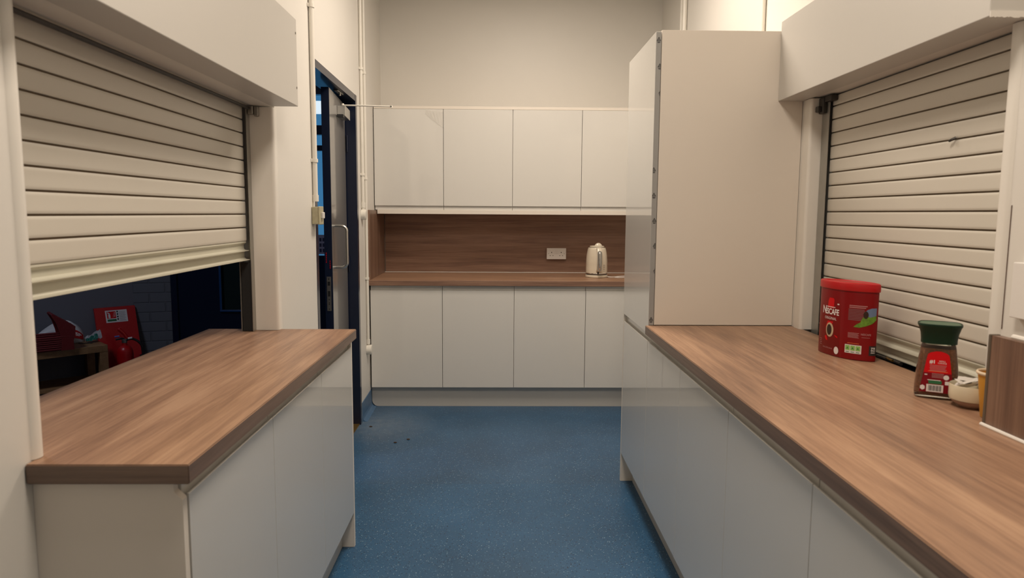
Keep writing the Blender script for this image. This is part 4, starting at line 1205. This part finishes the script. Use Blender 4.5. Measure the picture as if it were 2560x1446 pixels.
rings(bm, loops); bg = obj('bag_body', bm, M['bag'], r, smooth=True)
bm = bmesh.new()
lp2 = [[bagpt(.035+.105*i/10, .18+.50*k/6, .002) for k in range(7)] for i in range(11)]
rings(bm, lp2, closed=False, cap0=False, cap1=False); bd = obj('red_band', bm, M['bagband'], r, smooth=True)
bm = bmesh.new(); put_text(bm, 'SP', .036, lambda u, v: tuple(bagpt(.112+u*.9, .43+v*7.5, .0035)), .0012, 1.1); obj('lettering', bm, M['ink_white'], bd)
# crumpled wrapper
r = empty('wrapper', (-2.878, 4.918, .451)); tag(r, 'crumpled white and teal food wrapper at the right of the bag', 'wrapper')
def crumple(c, L, W, H, ang, seed, m, name, par):
    random.seed(seed); bm = bmesh.new(); n1, n2 = 9, 6
    ca, sa = math.cos(ang), math.sin(ang)
    G = []
    for i in range(n1+1):
        row = []
        for j in range(n2+1):
            u, v = i/n1-.5, j/n2-.5
            z = H*(.35+.65*(u+.5))*(1-(2*v)**2*.7)+random.uniform(0, .014)
            x, y = u*L, v*W*(.6+.6*(u+.5))
            row.append(bm.verts.new((c[0]+x*ca-y*sa, c[1]+x*sa+y*ca, c[2]+.001+max(0, z))))
        G.append(row)
    for i in range(n1):
        for j in range(n2): bm.faces.new((G[i][j], G[i+1][j], G[i+1][j+1], G[i][j+1]))
    bmesh.ops.solidify(bm, geom=bm.faces[:], thickness=.001)
    return obj(name, bm, m, par)
crumple((-2.878, 4.918, .451), .10, .08, .075, .75, 1, M['bag'], 'white_wrapping', r)
crumple((-2.866, 4.888, .4515), .07, .035, .055, .85, 5, M['teal'], 'teal_wrapping', r)
# pen
bm = bmesh.new(); tube(bm, [(-2.93, 4.84, .455), (-2.845, 4.855, .455)], .003, 8)
o = obj('pen', bm, M['black']); tag(o, 'thin dark pen lying on the coffee table in front of the bag', 'pen')

# ---------------------------------------------------------------- LIGHTS
def ceiling_panel(x, y, sx, sy, power, col, label, spread=180):
    r = empty('ceiling_light', (x, y, HB-.07)); tag(r, label, 'light')
    bm = bmesh.new(); box(bm, x-sx/2-.02, x+sx/2+.02, y-sy/2-.02, y+sy/2+.02, HB-.055, HB-.001, .004)
    obj('housing', bm, M['fixture'], r)
    l = bpy.data.lights.new('panel_lamp', 'AREA'); l.shape = 'RECTANGLE'; l.size = sx; l.size_y = sy
    l.energy = power; l.color = col; l.spread = math.radians(spread)
    o = bpy.data.objects.new('panel_lamp', l); COL.objects.link(o); o.parent = r
    o.location = (0, 0, .012)
    return o
WARM = (1.0, .87, .735)
ceiling_panel(.27, 3.6, .55, .9, 42, WARM, 'ceiling light panel above the passage between the counters')
ceiling_panel(.15, 1.15, .5, .6, 34, WARM, 'ceiling light panel above the near end of the kitchen')
ceiling_panel(-3.0, 3.0, .5, .5, 20, (.75, .82, 1.0), 'dim fill light added to brighten the hall beyond the hatch')  # unseen fill lamp, added to lift the dark hall
w = bpy.data.worlds.new('dusk'); sc.world = w; w.use_nodes = True
bgn = w.node_tree.nodes['Background']; bgn.inputs[0].default_value = (.10, .33, .62, 1); bgn.inputs[1].default_value = .55

# ---------------------------------------------------------------- CAMERA
f_, th, ya, ro = 1742.3657, .1083, .0182, .0063
def ray(px, py, d=1.0):
    X, Y = px, py
    c, s = math.cos(-ro), math.sin(-ro); X, Y = c*X-s*Y, s*X+c*Y
    x = X; u = -Y
    c, s = math.cos(th), math.sin(th); y = c*d+s*u; z = c*u-s*d
    c, s = math.cos(ya), math.sin(ya); x, y = c*x+s*y, -s*x+c*y
    return Vector((x, y, z))
right = ray(1, 0, 0); down = ray(0, 1, 0); fwd = ray(0, 0, 1)
R = Matrix((right, -down, -fwd)).transposed()
cam = bpy.data.cameras.new('camera'); co = bpy.data.objects.new('camera', cam); COL.objects.link(co)
co.matrix_world = Matrix.Translation((0, 0, CAMH)) @ R.to_4x4()
cam.sensor_width = 36; cam.lens = f_/2560*36; cam.clip_start = .05
cam.dof.use_dof = True; cam.dof.focus_distance = 4.6; cam.dof.aperture_fstop = 5.6
sc.camera = co
sc.view_settings.view_transform = 'Standard'; sc.view_settings.look = 'None'
sc.view_settings.exposure = 0.0; sc.view_settings.gamma = 1.0
try: sc.view_settings.use_curve_mapping = False
except Exception: pass
